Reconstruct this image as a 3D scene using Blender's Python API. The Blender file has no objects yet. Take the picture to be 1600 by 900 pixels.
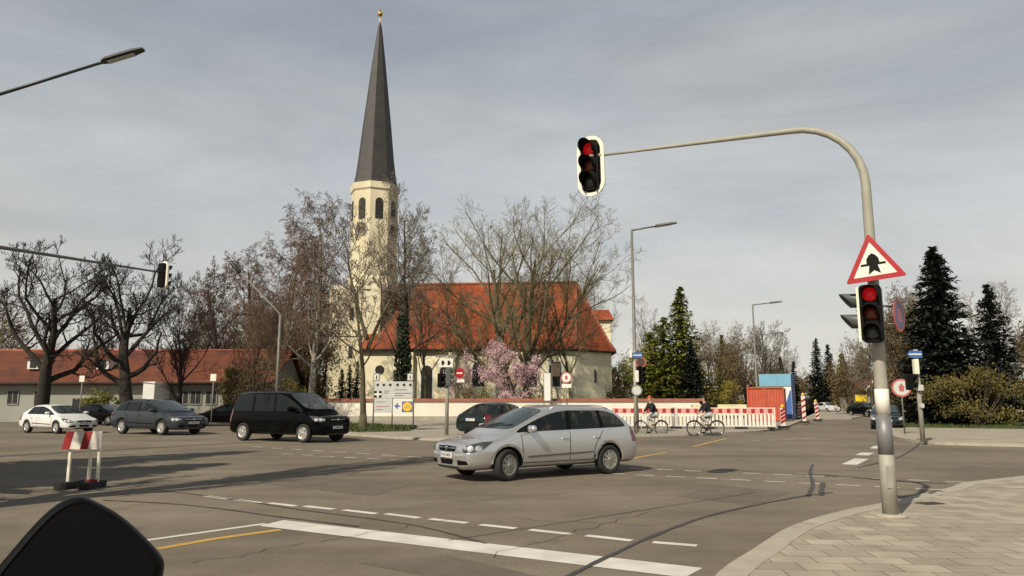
import bpy, bmesh, math, random
from mathutils import Vector, Matrix, Quaternion
from mathutils.bvhtree import BVHTree
R = math.radians
S = bpy.context.scene
COL = S.collection
# ------------------------------------------------------------------ camera
CH = 1.58; FPX = 1150.0; PITCH = math.atan(177/FPX)
cd = bpy.data.cameras.new('camera'); cam = bpy.data.objects.new('camera', cd); COL.objects.link(cam)
cd.sensor_width = 36; cd.lens = FPX/1600*36; cd.clip_end = 3000; cd.clip_start = 0.05
cam.location = (0, 0, CH); cam.rotation_euler = (R(90)+PITCH, 0, 0)
S.camera = cam
# ------------------------------------------------------------------ world, sun, exposure
SUN_AZ = math.atan2(-.55, -.835); SUN_EL = R(41)
w = bpy.data.worlds.new("World"); S.world = w; w.use_nodes = True
nt = w.node_tree; nt.nodes.clear()
out = nt.nodes.new('ShaderNodeOutputWorld'); bg = nt.nodes.new('ShaderNodeBackground')
sky = nt.nodes.new('ShaderNodeTexSky'); sky.sky_type = 'NISHITA'; sky.sun_disc = False
sky.sun_elevation = SUN_EL; sky.sun_rotation = SUN_AZ; sky.air_density = 1.2; sky.dust_density = 3.0
tc = nt.nodes.new('ShaderNodeTexCoord')
mp = nt.nodes.new('ShaderNodeMapping'); mp.inputs['Scale'].default_value = (1.3, 1.1, 5.5); mp.inputs['Rotation'].default_value = (0.12, -0.22, 0.2)
nz = nt.nodes.new('ShaderNodeTexNoise'); nz.inputs['Scale'].default_value = 1.6; nz.inputs['Detail'].default_value = 7; nz.inputs['Roughness'].default_value = .55; nz.inputs['Distortion'].default_value = .5
cr = nt.nodes.new('ShaderNodeValToRGB'); cr.color_ramp.elements[0].position = .30; cr.color_ramp.elements[1].position = .72
cr.color_ramp.elements[0].color = (.68, .68, .68, 1); cr.color_ramp.elements[1].color = (1, 1, 1, 1)
# cloud veil brightness falls with elevation (thin high cloud, brighter towards the horizon)
sep = nt.nodes.new('ShaderNodeSeparateXYZ')
cr2 = nt.nodes.new('ShaderNodeValToRGB')
e = cr2.color_ramp.elements; e[0].position = 0.0; e[0].color = (7.3, 7.0, 6.3, 1); e[1].position = .52; e[1].color = (3.75, 4.0, 4.3, 1)
m2 = e.new(.28); m2.color = (6.0, 6.15, 6.15, 1); m3 = e.new(.85); m3.color = (1.3, 1.4, 1.6, 1)
mx = nt.nodes.new('ShaderNodeMix'); mx.data_type = 'RGBA'
L = nt.links.new
L(tc.outputs['Generated'], mp.inputs[0]); L(mp.outputs[0], nz.inputs['Vector']); L(nz.outputs[0], cr.inputs[0])
L(tc.outputs['Generated'], sep.inputs[0]); L(sep.outputs[2], cr2.inputs[0])
FAC = cr.outputs[0]; L(sky.outputs[0], mx.inputs['A']); cm = nt.nodes.new('ShaderNodeMix'); cm.data_type = 'RGBA'; cm.blend_type = 'MULTIPLY'; cm.inputs['Factor'].default_value = 1
nz2 = nt.nodes.new('ShaderNodeTexNoise'); nz2.inputs['Scale'].default_value = 1.15; nz2.inputs['Detail'].default_value = 8; nz2.inputs['Roughness'].default_value = .58; nz2.inputs['Distortion'].default_value = .8
mr_ = nt.nodes.new('ShaderNodeMapRange'); mr_.inputs['From Min'].default_value = .36; mr_.inputs['From Max'].default_value = .64; mr_.inputs['To Min'].default_value = .86; mr_.inputs['To Max'].default_value = 1.10
L(mp.outputs[0], nz2.inputs['Vector']); L(nz2.outputs[0], mr_.inputs['Value']); L(cr2.outputs[0], cm.inputs['A']); L(mr_.outputs[0], cm.inputs['B']); L(cm.outputs['Result'], mx.inputs['B'])
ez = nt.nodes.new('ShaderNodeMapRange'); ez.inputs['From Min'].default_value = .5; ez.inputs['From Max'].default_value = .8; mxf = nt.nodes.new('ShaderNodeMath'); mxf.operation = 'MAXIMUM'
L(sep.outputs[2], ez.inputs['Value']); L(ez.outputs[0], mxf.inputs[0])
L(FAC, mxf.inputs[1]); L(mxf.outputs[0], mx.inputs['Factor']); L(mx.outputs['Result'], bg.inputs[0]); bg.inputs[1].default_value = 0.10; L(bg.outputs[0], out.inputs[0])
sd = bpy.data.lights.new('sun', 'SUN'); sd.energy = 4.9; sd.angle = R(.6); sd.color = (1, .90, .74)
so = bpy.data.objects.new('sun', sd); COL.objects.link(so)
so.rotation_euler = Vector((.55*math.cos(SUN_EL), .835*math.cos(SUN_EL), -math.sin(SUN_EL))).to_track_quat('-Z', 'Y').to_euler()
S.view_settings.view_transform = 'Standard'; S.view_settings.look = 'None'; S.view_settings.gamma = 1
S.view_settings.exposure = 0.0; S.view_settings.use_curve_mapping = False
# ------------------------------------------------------------------ photo-pixel helpers (1600x900)
CT, ST = math.cos(PITCH), math.sin(PITCH)
def at(u, v, Y):
    xc, zc = (u-800)/FPX, (450-v)/FPX
    d = Vector((xc, CT-zc*ST, ST+zc*CT)); t = Y/d.y
    return Vector((d.x*t, Y, CH+d.z*t))
def G(u, v, z=0.0):
    xc, zc = (u-800)/FPX, (450-v)/FPX
    d = Vector((xc, CT-zc*ST, ST+zc*CT)); t = (z-CH)/d.z
    return Vector((d.x*t, d.y*t, z))
RD = Vector((.51, .86, 0)).normalized()      # our street
CD = Vector((.86, -.51, 0)).normalized()     # cross street
# ------------------------------------------------------------------ materials
def nmat(name, col, rough=.7, var=.15, scale=3.0, metal=0.0, bump=0.0, bscale=20.0, spec=.5, col2=None, coat=0.0, emit=None, trans=0.0):
    m = bpy.data.materials.new(name); m.use_nodes = True; t = m.node_tree; b = t.nodes['Principled BSDF']
    b.inputs['Roughness'].default_value = rough; b.inputs['Metallic'].default_value = metal
    b.inputs['Specular IOR Level'].default_value = spec; b.inputs['Coat Weight'].default_value = coat
    tcn = t.nodes.new('ShaderNodeTexCoord')
    n = t.nodes.new('ShaderNodeTexNoise'); n.inputs['Scale'].default_value = scale; n.inputs['Detail'].default_value = 5
    t.links.new(tcn.outputs['Object'], n.inputs['Vector'])
    r = t.nodes.new('ShaderNodeValToRGB'); r.color_ramp.elements[0].position = .3; r.color_ramp.elements[1].position = .7
    c2 = col2 or tuple(min(1, c*(1+var)) for c in col)
    r.color_ramp.elements[0].color = tuple(c*(1-var) for c in col)+(1,) if not col2 else tuple(col)+(1,)
    r.color_ramp.elements[1].color = tuple(c2)+(1,)
    t.links.new(n.outputs[0], r.inputs[0]); t.links.new(r.outputs[0], b.inputs['Base Color'])
    if bump:
        n2 = t.nodes.new('ShaderNodeTexNoise'); n2.inputs['Scale'].default_value = bscale; n2.inputs['Detail'].default_value = 4
        t.links.new(tcn.outputs['Object'], n2.inputs['Vector'])
        bp = t.nodes.new('ShaderNodeBump'); bp.inputs['Strength'].default_value = bump; bp.inputs['Distance'].default_value = .02
        t.links.new(n2.outputs[0], bp.inputs['Height']); t.links.new(bp.outputs[0], b.inputs['Normal'])
    if emit:
        b.inputs['Emission Color'].default_value = tuple(emit[0])+(1,); b.inputs['Emission Strength'].default_value = emit[1]
    return m
M = {}
def asphalt_mat():
    m = bpy.data.materials.new('asphalt'); m.use_nodes = True; t = m.node_tree; b = t.nodes['Principled BSDF']
    tcn = t.nodes.new('ShaderNodeTexCoord')
    def noise(s, d=5, ro=.6):
        n = t.nodes.new('ShaderNodeTexNoise'); n.inputs['Scale'].default_value = s; n.inputs['Detail'].default_value = d; n.inputs['Roughness'].default_value = ro
        t.links.new(tcn.outputs['Object'], n.inputs['Vector']); return n
    a = noise(.22, 4); c = noise(1.3, 6, .7); f = noise(55, 3, .8)
    r = t.nodes.new('ShaderNodeValToRGB'); r.color_ramp.elements[0].position = .35; r.color_ramp.elements[1].position = .68
    r.color_ramp.elements[0].color = (.136, .115, .083, 1); r.color_ramp.elements[1].color = (.215, .184, .137, 1)
    t.links.new(a.outputs[0], r.inputs[0])
    def mul(x, n, lo, hi):
        mr = t.nodes.new('ShaderNodeMapRange'); mr.inputs['From Min'].default_value = .3; mr.inputs['From Max'].default_value = .7
        mr.inputs['To Min'].default_value = lo; mr.inputs['To Max'].default_value = hi
        t.links.new(n.outputs[0], mr.inputs['Value'])
        k = t.nodes.new('ShaderNodeMix'); k.data_type = 'RGBA'; k.blend_type = 'MULTIPLY'; k.inputs['Factor'].default_value = 1
        t.links.new(x, k.inputs['A']); t.links.new(mr.outputs[0], k.inputs['B']); return k.outputs['Result']
    x = mul(r.outputs[0], c, .86, 1.1); x = mul(x, f, .66, 1.34)
    g2 = noise(19, 3, .7); x = mul(x, g2, .88, 1.12); st_ = noise(.9, 3, .5); sr = t.nodes.new('ShaderNodeMapRange'); sr.inputs['From Min'].default_value = .62; sr.inputs['From Max'].default_value = .72; sr.inputs['To Min'].default_value = 1; sr.inputs['To Max'].default_value = .72; t.links.new(st_.outputs[0], sr.inputs['Value']); kk_ = t.nodes.new('ShaderNodeMix'); kk_.data_type = 'RGBA'; kk_.blend_type = 'MULTIPLY'; kk_.inputs['Factor'].default_value = 1; t.links.new(x, kk_.inputs['A']); t.links.new(sr.outputs[0], kk_.inputs['B']); x = kk_.outputs['Result']
    # long wheel-worn streaks along both streets
    mpn = t.nodes.new('ShaderNodeMapping'); mpn.inputs['Rotation'].default_value = (0, 0, R(31)); mpn.inputs['Scale'].default_value = (.05, .9, 1)
    t.links.new(tcn.outputs['Object'], mpn.inputs[0])
    n = t.nodes.new('ShaderNodeTexNoise'); n.inputs['Scale'].default_value = 1.2; n.inputs['Detail'].default_value = 3
    t.links.new(mpn.outputs[0], n.inputs['Vector']); x = mul(x, n, .86, 1.12)
    t.links.new(x, b.inputs['Base Color']); b.inputs['Roughness'].default_value = .82; b.inputs['Specular IOR Level'].default_value = .35
    bp = t.nodes.new('ShaderNodeBump'); bp.inputs['Strength'].default_value = .35; bp.inputs['Distance'].default_value = .01
    t.links.new(f.outputs[0], bp.inputs['Height']); t.links.new(bp.outputs[0], b.inputs['Normal'])
    return m
def paver_mat():
    m = bpy.data.materials.new('pavers'); m.use_nodes = True; t = m.node_tree; b = t.nodes['Principled BSDF']
    tcn = t.nodes.new('ShaderNodeTexCoord'); mpn = t.nodes.new('ShaderNodeMapping'); mpn.inputs['Rotation'].default_value = (0, 0, R(4))
    br = t.nodes.new('ShaderNodeTexBrick'); br.inputs['Scale'].default_value = 1; br.inputs['Brick Width'].default_value = .42; br.inputs['Row Height'].default_value = .30
    br.inputs['Mortar Size'].default_value = .007; br.inputs['Mortar Smooth'].default_value = .4
    br.inputs['Color1'].default_value = (.29, .25, .19, 1); br.inputs['Color2'].default_value = (.40, .35, .27, 1); br.inputs['Mortar'].default_value = (.13, .11, .08, 1)
    n = t.nodes.new('ShaderNodeTexNoise'); n.inputs['Scale'].default_value = 2.5; n.inputs['Detail'].default_value = 6
    t.links.new(tcn.outputs['Object'], mpn.inputs[0]); t.links.new(mpn.outputs[0], br.inputs['Vector']); t.links.new(tcn.outputs['Object'], n.inputs['Vector'])
    mr = t.nodes.new('ShaderNodeMapRange'); mr.inputs['From Min'].default_value = .3; mr.inputs['From Max'].default_value = .7; mr.inputs['To Min'].default_value = .8; mr.inputs['To Max'].default_value = 1.12
    t.links.new(n.outputs[0], mr.inputs['Value'])
    k = t.nodes.new('ShaderNodeMix'); k.data_type = 'RGBA'; k.blend_type = 'MULTIPLY'; k.inputs['Factor'].default_value = 1
    t.links.new(br.outputs[0], k.inputs['A']); t.links.new(mr.outputs[0], k.inputs['B']); t.links.new(k.outputs['Result'], b.inputs['Base Color'])
    b.inputs['Roughness'].default_value = .9
    bp = t.nodes.new('ShaderNodeBump'); bp.inputs['Strength'].default_value = .4; bp.inputs['Distance'].default_value = .006; bp.invert = True
    t.links.new(br.outputs['Fac'], bp.inputs['Height']); t.links.new(bp.outputs[0], b.inputs['Normal'])
    return m
def roof_mat(name, c1, c2, c3, row=.33):
    m = bpy.data.materials.new(name); m.use_nodes = True; t = m.node_tree; b = t.nodes['Principled BSDF']
    tcn = t.nodes.new('ShaderNodeTexCoord')
    n = t.nodes.new('ShaderNodeTexNoise'); n.inputs['Scale'].default_value = .42; n.inputs['Detail'].default_value = 10; n.inputs['Roughness'].default_value = .74
    r = t.nodes.new('ShaderNodeValToRGB'); el = r.color_ramp.elements; el[0].position = .34; el[1].position = .7
    el[0].color = c1+(1,); el[1].color = c3+(1,); q = el.new(.5); q.color = c2+(1,)
    v = t.nodes.new('ShaderNodeTexVoronoi'); v.inputs['Scale'].default_value = 3.3
    w_ = t.nodes.new('ShaderNodeTexWave'); w_.bands_direction = 'Z'; w_.inputs['Scale'].default_value = 1/row/1.0; w_.inputs['Distortion'].default_value = .4
    k = t.nodes.new('ShaderNodeMix'); k.data_type = 'RGBA'; k.blend_type = 'MULTIPLY'; k.inputs['Factor'].default_value = .22
    t.links.new(tcn.outputs['Object'], n.inputs['Vector']); t.links.new(tcn.outputs['Object'], v.inputs['Vector']); t.links.new(tcn.outputs['Object'], w_.inputs['Vector'])
    t.links.new(n.outputs[0], r.inputs[0]); t.links.new(r.outputs[0], k.inputs['A']); t.links.new(v.outputs['Distance'], k.inputs['B'])
    t.links.new(k.outputs['Result'], b.inputs['Base Color']); b.inputs['Roughness'].default_value = .85
    bp = t.nodes.new('ShaderNodeBump'); bp.inputs['Strength'].default_value = .7; bp.inputs['Distance'].default_value = .05
    t.links.new(w_.outputs[0], bp.inputs['Height']); t.links.new(bp.outputs[0], b.inputs['Normal'])
    return m
def plaster_mat(name, c1, c2):
    m = nmat(name, c1, .9, scale=.35, col2=c2, bump=.3, bscale=6); return m
def build_mats():
    M['asphalt'] = asphalt_mat(); M['pavers'] = paver_mat()
    M['tar'] = nmat('tar', (.05, .047, .043), .6, .2, 8)
    M['kerb'] = nmat('kerb_stone', (.36, .325, .26), .85, .12, 4, bump=.3)
    M['paint'] = nmat('road_paint', (.50, .48, .43), .75, scale=2.2, col2=(.68, .66, .60))
    M['oldpaint'] = nmat('worn_paint', (.36, .34, .29), .8, scale=3, col2=(.60, .57, .50))
    M['ypaint'] = nmat('yellow_paint', (.42, .25, .05), .75, scale=2.5, col2=(.52, .33, .08))
    M['grass'] = nmat('grass', (.035, .055, .012), .95, scale=1.5, col2=(.075, .10, .02), bump=.8, bscale=30)
    M['earth'] = nmat('earth', (.06, .055, .03), .95, scale=.2, col2=(.10, .10, .04), bump=.5, bscale=3)
    M['church'] = plaster_mat('cream_plaster', (.70, .64, .44), (.88, .81, .58))
    M['tower'] = plaster_mat('tower_plaster', (.52, .46, .31), (.74, .67, .47))
    M['wall'] = plaster_mat('wall_plaster', (.66, .60, .50), (.84, .78, .68))
    M['housewall'] = plaster_mat('house_plaster', (.22, .22, .19), (.30, .30, .26))
    M['white'] = nmat('white_plaster', (.70, .70, .66), .8, .06, 2)
    M['roof'] = roof_mat('church_roof_tiles', (.10, .034, .014), (.30, .056, .014), (.38, .105, .032))
    M['roof2'] = roof_mat('house_roof_tiles', (.055, .020, .012), (.135, .034, .013), (.19, .060, .022))
    M['coping'] = nmat('coping_tile', (.27, .085, .05), .85, .3, 3)
    M['slate'] = nmat('spire_slate', (.036, .031, .028), .55, .25, 1.2, bump=.3, bscale=8)
    M['darkwin'] = nmat('dark_opening', (.012, .011, .010), .5, .2, 3)
    M['gold'] = nmat('gold', (.5, .33, .08), .35, .1, 5, metal=.8)
    M['stone'] = nmat('stone', (.32, .30, .24), .9, .15, 3)
    M['steel'] = nmat('galvanised_steel', (.17, .168, .15), .6, .12, 6, metal=.3)
    M['mast'] = nmat('mast_paint', (.27, .262, .215), .6, scale=5, col2=(.36, .345, .285))
    M['lamp'] = nmat('lamp_grey', (.16, .16, .145), .5, .1, 6, metal=.3)
    M['darklamp'] = nmat('lamp_dark', (.03, .03, .028), .5, .1, 6)
    M['black'] = nmat('black_plastic', (.0035, .0035, .0035), .5, .1, 8, spec=.12)
    M['blackm'] = nmat('matt_black', (.008, .008, .0075), .8, .2, 8, spec=.2)
    M['cream'] = nmat('cream_enamel', (.78, .75, .60), .5, .05, 8)
    M['signwhite'] = nmat('sign_white', (.72, .70, .62), .45, .05, 5)
    M['signred'] = nmat('sign_red', (.36, .006, .010), .45, .1, 5)
    M['signblue'] = nmat('sign_blue', (.05, .13, .38), .45, .1, 5)
    M['faded'] = nmat('faded_blue', (.12, .11, .22), .5, .15, 5)
    M['fadedred'] = nmat('faded_red', (.42, .10, .10), .5, .15, 5)
    M['yellow'] = nmat('yellow', (.75, .52, .03), .5, .08, 5)
    M['greymetal'] = nmat('sign_back', (.20, .20, .20), .5, .12, 6, metal=.3)
    M['boardgrey'] = nmat('board_grey', (.50, .51, .48), .5, .06, 3)
    M['redlit'] = nmat('red_lamp', (.35, .004, .006), .4, .05, 10, emit=((1, .01, .015), .22))
    M['amberoff'] = nmat('amber_lens', (.16, .03, .006), .3, .1, 10)
    M['greenoff'] = nmat('green_lens', (.045, .05, .048), .25, .4, 25)
    M['greyvisor'] = nmat('grey_visor', (.085, .095, .09), .5, .1, 8)
    M['silver'] = nmat('silver_paint', (.60, .605, .60), .30, .03, 3, metal=.72, coat=.8)
    M['bluegrey'] = nmat('bluegrey_paint', (.034, .041, .050), .22, .05, 3, metal=.2, coat=.25)
    M['blackpaint'] = nmat('black_paint', (.002, .002, .0022), .10, .05, 3, spec=.14)
    M['darkgreen'] = nmat('dark_green_paint', (.010, .016, .016), .16, .05, 3, coat=.3, spec=.4)
    M['whitepaint'] = nmat('white_paint', (.7, .7, .68), .25, .03, 3, coat=.5)
    M['glass'] = nmat('car_glass', (.006, .010, .009), .05, .05, 3, spec=.45)
    M['glasslight'] = nmat('windscreen_glass', (.045, .062, .062), .05, .05, 3, spec=1.0, coat=1.0)
    M['rubber'] = nmat('rubber', (.018, .018, .017), .85, .2, 12)
    M['rim'] = nmat('alloy', (.50, .49, .46), .3, .06, 12, metal=.6)
    M['hub'] = nmat('hubcap', (.34, .33, .29), .4, .1, 12, metal=.5)
    M['headlamp'] = nmat('headlamp', (.55, .57, .58), .12, scale=9, col2=(.16, .17, .18), coat=1)
    for k_, a_ in (('glass', .80), ('glasslight', .72)): M[k_].node_tree.nodes['Principled BSDF'].inputs['Alpha'].default_value = a_
    M['seatcloth'] = nmat('seat_cloth', (.045, .045, .05), .9, .15, 6)
    M['lampshell'] = nmat('lamp_shell', (.05, .055, .055), .1, .3, 9, coat=1)
    M['tail'] = nmat('tail_lamp', (.13, .005, .008), .2, .1, 9, coat=1)
    M['chrome'] = nmat('chrome', (.6, .6, .6), .15, .05, 9, metal=1)
    M['plate'] = nmat('number_plate', (.62, .62, .60), .5, .05, 9)
    M['bluebox'] = nmat('blue_panel', (.15, .36, .50), .6, .08, 2)
    M['containerred'] = nmat('container_red', (.42, .075, .035), .6, .12, 1.5)
    M['barwhite'] = nmat('barrier_white', (.72, .66, .58), .6, .08, 3)
    M['barred'] = nmat('barrier_red', (.30, .02, .02), .55, .15, 3)
    M['barpink'] = nmat('barrier_pink', (.62, .30, .26), .55, .15, 3)
    M['hoarding'] = nmat('pale_board', (.66, .62, .36), .7, .1, 1)
    # trees
    M['bark_dark'] = nmat('bark_dark', (.024, .019, .014), .95, .3, 3, bump=.6, bscale=9)
    M['bark_brown'] = nmat('bark_brown', (.075, .055, .036), .95, .25, 3, bump=.5, bscale=9)
    M['bark_olive'] = nmat('bark_olive', (.095, .082, .045), .95, .25, 3, bump=.5, bscale=9)
    M['bark_birch'] = nmat('bark_birch', (.05, .045, .035), .9, scale=3, col2=(.34, .32, .26))
    M['twig_dark'] = nmat('twig_dark', (.035, .026, .019), .95, .2, 2)
    M['twig_red'] = nmat('twig_red', (.120, .076, .052), .95, .25, .6)
    M['twig_grey'] = nmat('twig_grey', (.15, .128, .095), .95, .25, .5)
    M['twig_olive'] = nmat('twig_olive', (.17, .145, .075), .95, .25, .5)
    M['ivy'] = nmat('ivy', (.010, .020, .007), .7, scale=3, col2=(.028, .045, .012))
    M['conifer'] = nmat('conifer_green', (.10, .115, .014), .85, scale=.5, col2=(.23, .235, .03))
    M['conifer_dark'] = nmat('conifer_dark', (.005, .009, .005), .85, scale=.8, col2=(.014, .024, .010))
    M['cypress'] = nmat('cypress_dark', (.006, .009, .007), .85, scale=.8, col2=(.014, .02, .013))
    M['bush_olive'] = nmat('bush_olive', (.075, .062, .014), .9, scale=.4, col2=(.145, .115, .026))
    M['bush_brown'] = nmat('bush_brown', (.085, .062, .028), .9, scale=.4, col2=(.16, .115, .048))
    M['bush_yellow'] = nmat('bush_yellow', (.16, .14, .02), .9, scale=.7, col2=(.30, .23, .025))
    M['blossom'] = nmat('blossom', (.48, .29, .33), .8, scale=1.2, col2=(.72, .52, .54))
    M['cloth_dark'] = nmat('dark_cloth', (.012, .012, .018), .9, .2, 8)
    M['cloth_light'] = nmat('light_cloth', (.42, .41, .38), .9, .1, 8)
    M['cloth_red'] = nmat('red_cloth', (.30, .06, .05), .9, .1, 8)
    M['skin'] = nmat('skin', (.45, .26, .18), .6, .05, 8)
    M['hair'] = nmat('dark_hair', (.02, .014, .01), .8, .2, 20)
    # textured tiers
build_mats()
# ------------------------------------------------------------------ object helpers
def put(name, me, parent=None, loc=None):
    o = bpy.data.objects.new(name, me); COL.objects.link(o)
    if parent: o.parent = parent
    if loc is not None: o.location = loc
    return o
def tag(o, label=None, cat=None, group=None, kind=None):
    if label: o['label'] = label
    if cat: o['category'] = cat
    if group: o['group'] = group
    if kind: o['kind'] = kind
    return o
def thing(name, label, cat, loc=(0, 0, 0), rz=0, group=None):
    o = bpy.data.objects.new(name, None); COL.objects.link(o); o.empty_display_size = .2
    o.location = loc; o.rotation_euler = (0, 0, rz); return tag(o, label, cat, group)
def copy_tree(o, parent=None):
    c = o.copy(); COL.objects.link(c)
    if parent: c.parent = parent
    for ch in [x for x in S.objects if x.parent == o]: copy_tree(ch, c)
    return c
class MB:
    def __init__(s): s.v = []; s.f = []; s.m = []; s.mi = 0; s.sm = []; s.smooth = False
    def add(s, vs, fs, smooth=None):
        n = len(s.v); s.v += [tuple(p) for p in vs]
        for f in fs: s.f.append(tuple(i+n for i in f)); s.m.append(s.mi); s.sm.append(s.smooth if smooth is None else smooth)
        return s
    def box(s, c, d, rz=0, M4=None):
        x, y, z = d[0]/2, d[1]/2, d[2]/2; cc = Vector(c); q = Matrix.Rotation(rz, 3, 'Z') if M4 is None else M4
        vs = [cc+q@Vector((a*x, b*y, e_*z)) for e_ in (-1, 1) for b in (-1, 1) for a in (-1, 1)]
        return s.add(vs, [(0, 2, 3, 1), (4, 5, 7, 6), (0, 1, 5, 4), (2, 6, 7, 3), (0, 4, 6, 2), (1, 3, 7, 5)])
    def path(s, pts, rad, n=8, cap=True, smooth=True):
        pts = [Vector(p) for p in pts]
        if not hasattr(rad, '__len__'): rad = [rad]*len(pts)
        vs = []; fs = []; a = None
        for i, p in enumerate(pts):
            d = (pts[min(i+1, len(pts)-1)]-pts[max(i-1, 0)])
            d = d.normalized() if d.length > 1e-9 else Vector((0, 0, 1))
            if a is None: a = d.orthogonal().normalized()
            else:
                a = a-d*a.dot(d); a = a.normalized() if a.length > 1e-6 else d.orthogonal().normalized()
            b = d.cross(a)
            for k in range(n):
                t = 2*math.pi*k/n; vs.append(p+(a*math.cos(t)+b*math.sin(t))*rad[i])
        for i in range(len(pts)-1):
            for k in range(n):
                k2 = (k+1) % n; fs.append((i*n+k, i*n+k2, (i+1)*n+k2, (i+1)*n+k))
        if cap: fs.append(tuple(range(n-1, -1, -1))); fs.append(tuple((len(pts)-1)*n+k for k in range(n)))
        return s.add(vs, fs, smooth)
    def lathe(s, prof, c=(0, 0, 0), axis=(0, 0, 1), n=24, smooth=True, a0=0):
        ax = Vector(axis).normalized(); a = ax.orthogonal().normalized() if abs(ax.z) < .999 else Vector((1, 0, 0)); b = ax.cross(a); c = Vector(c)
        vs = []; fs = []
        for r_, h in prof:
            for k in range(n):
                t = a0+2*math.pi*k/n; vs.append(c+ax*h+(a*math.cos(t)+b*math.sin(t))*r_)
        for i in range(len(prof)-1):
            for k in range(n):
                k2 = (k+1) % n; fs.append((i*n+k, i*n+k2, (i+1)*n+k2, (i+1)*n+k))
        fs.append(tuple(range(n-1, -1, -1))); fs.append(tuple((len(prof)-1)*n+k for k in range(n)))
        return s.add(vs, fs, smooth)
    def prism(s, poly, h, o=(0, 0, 0), ux=(1, 0, 0), uy=(0, 1, 0), uz=(0, 0, 1)):
        o, ux, uy, uz = Vector(o), Vector(ux), Vector(uy), Vector(uz); n = len(poly)
        vs = [o+ux*p[0]+uy*p[1] for p in poly]+[o+ux*p[0]+uy*p[1]+uz*h for p in poly]
        return s.add(vs, [tuple(range(n-1, -1, -1)), tuple(range(n, 2*n))]+[(i, (i+1) % n, n+(i+1) % n, n+i) for i in range(n)])
    def ball(s, c, r, nu=10, nv=7):
        c = Vector(c); r = Vector(r) if hasattr(r, '__len__') else Vector((r, r, r)); vs = []; fs = []
        for j in range(nv+1):
            ph = math.pi*j/nv
            for i in range(nu):
                th = 2*math.pi*i/nu; vs.append(c+Vector((r.x*math.sin(ph)*math.cos(th), r.y*math.sin(ph)*math.sin(th), r.z*math.cos(ph))))
        for j in range(nv):
            for i in range(nu): fs.append((j*nu+i, (j+1)*nu+i, (j+1)*nu+(i+1) % nu, j*nu+(i+1) % nu))
        return s.add(vs, fs, True)
    def build(s, name, mats, parent=None, bevel=0, loc=None):
        if not isinstance(mats, (list, tuple)): mats = [mats]
        me = bpy.data.meshes.new(name); me.from_pydata(s.v, [], s.f)
        for m in mats: me.materials.append(m)
        me.polygons.foreach_set('material_index', s.m); me.polygons.foreach_set('use_smooth', s.sm)
        bm = bmesh.new(); bm.from_mesh(me)
        if len(s.f) < 60000 and s.fixn: bmesh.ops.recalc_face_normals(bm, faces=bm.faces)
        bm.to_mesh(me); bm.free(); me.update()
        o = put(name, me, parent, loc)
        if bevel:
            b = o.modifiers.new('bevel', 'BEVEL'); b.width = bevel; b.segments = 2; b.limit_method = 'ANGLE'; b.angle_limit = R(40)
        return o
    fixn = True
def flat(name, pts, z, m, th=0.0, **k):
    "horizontal sheet (or slab down to z-th) from ground points"
    b = MB(); n = len(pts)
    if th: b.prism([(p[0], p[1]) for p in pts], th, (0, 0, z-th))
    else: b.add([(p[0], p[1], z) for p in pts], [tuple(range(n))])
    o = b.build(name, m)
    if not th and o.data.polygons[0].normal.z < 0: o.data.flip_normals()
    return tag(o, **k)
def bake(obj):
    "evaluated copy of a temporary object's mesh"
    bpy.context.view_layer.update()
    me = bpy.data.meshes.new_from_object(obj.evaluated_get(bpy.context.evaluated_depsgraph_get()))
    bpy.data.objects.remove(obj); return me
def text_mesh(mb, txt, size, o, ux, uy, uz, th=.004):
    cu = bpy.data.curves.new('t', 'FONT'); cu.body = txt; cu.size = size; cu.align_x = 'CENTER'; cu.align_y = 'CENTER'; cu.resolution_u = 2
    ob = bpy.data.objects.new('t', cu); COL.objects.link(ob); me = bake(ob); o, ux, uy, uz = Vector(o), Vector(ux), Vector(uy), Vector(uz)
    mb.add([o+ux*v.co.x+uy*v.co.y+uz*th for v in me.vertices], [tuple(p.vertices) for p in me.polygons])
# ================================================================== THE SETTING
b = MB(); b.add([(-900, -300, -.06), (900, -300, -.06), (900, 1500, -.06), (-900, 1500, -.06)], [(0, 1, 2, 3)])
tag(b.build('ground', M['earth']), kind='structure')
def spl(pts, n=6):
    out = []; P = [Vector(p) for p in pts]
    for i in range(len(P)-1):
        p0, p1, p2, p3 = P[max(i-1, 0)], P[i], P[i+1], P[min(i+2, len(P)-1)]
        for k in range(n):
            t = k/n; out.append(.5*((2*p1)+(p2-p0)*t+(2*p0-5*p1+4*p2-p3)*t*t+(3*p1-p0-3*p2+p3)*t**3))
    out.append(P[-1]); return out
def ribbon(mb, pts, wd, z, th=0.0):
    P = [Vector((p[0], p[1], 0)) for p in pts]; Lf = []; Rt = []
    for i, p in enumerate(P):
        d = (P[min(i+1, len(P)-1)]-P[max(i-1, 0)]).normalized(); n = Vector((-d.y, d.x, 0)); ww = wd[i] if hasattr(wd, '__len__') else wd
        Lf.append(p+n*ww/2); Rt.append(p-n*ww/2)
    vs = [v+Vector((0, 0, z)) for v in Lf+Rt]; n = len(P); fs = [(n+i, n+i+1, i+1, i) for i in range(n-1)]
    if th:
        m = 2*n; vs += [v+Vector((0, 0, z-th)) for v in Lf+Rt]
        fs += [(i, i+1, m+i+1, m+i) for i in range(n-1)]+[(n+i+1, n+i, m+n+i, m+n+i+1) for i in range(n-1)]
        fs += [(0, m, m+n, n), (n-1, 2*n-1, m+2*n-1, m+n-1)]
    mb.add(vs, fs)
far = [G(-260, 655), G(0, 656), G(150, 656), G(340, 662), G(470, 672), G(555, 681), G(700, 689), G(850, 687), G(960, 683), G(1100, 680), G(1205, 673), G(1245, 661), G(1272, 648), G(1286, 641), G(1296, 636)]
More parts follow.
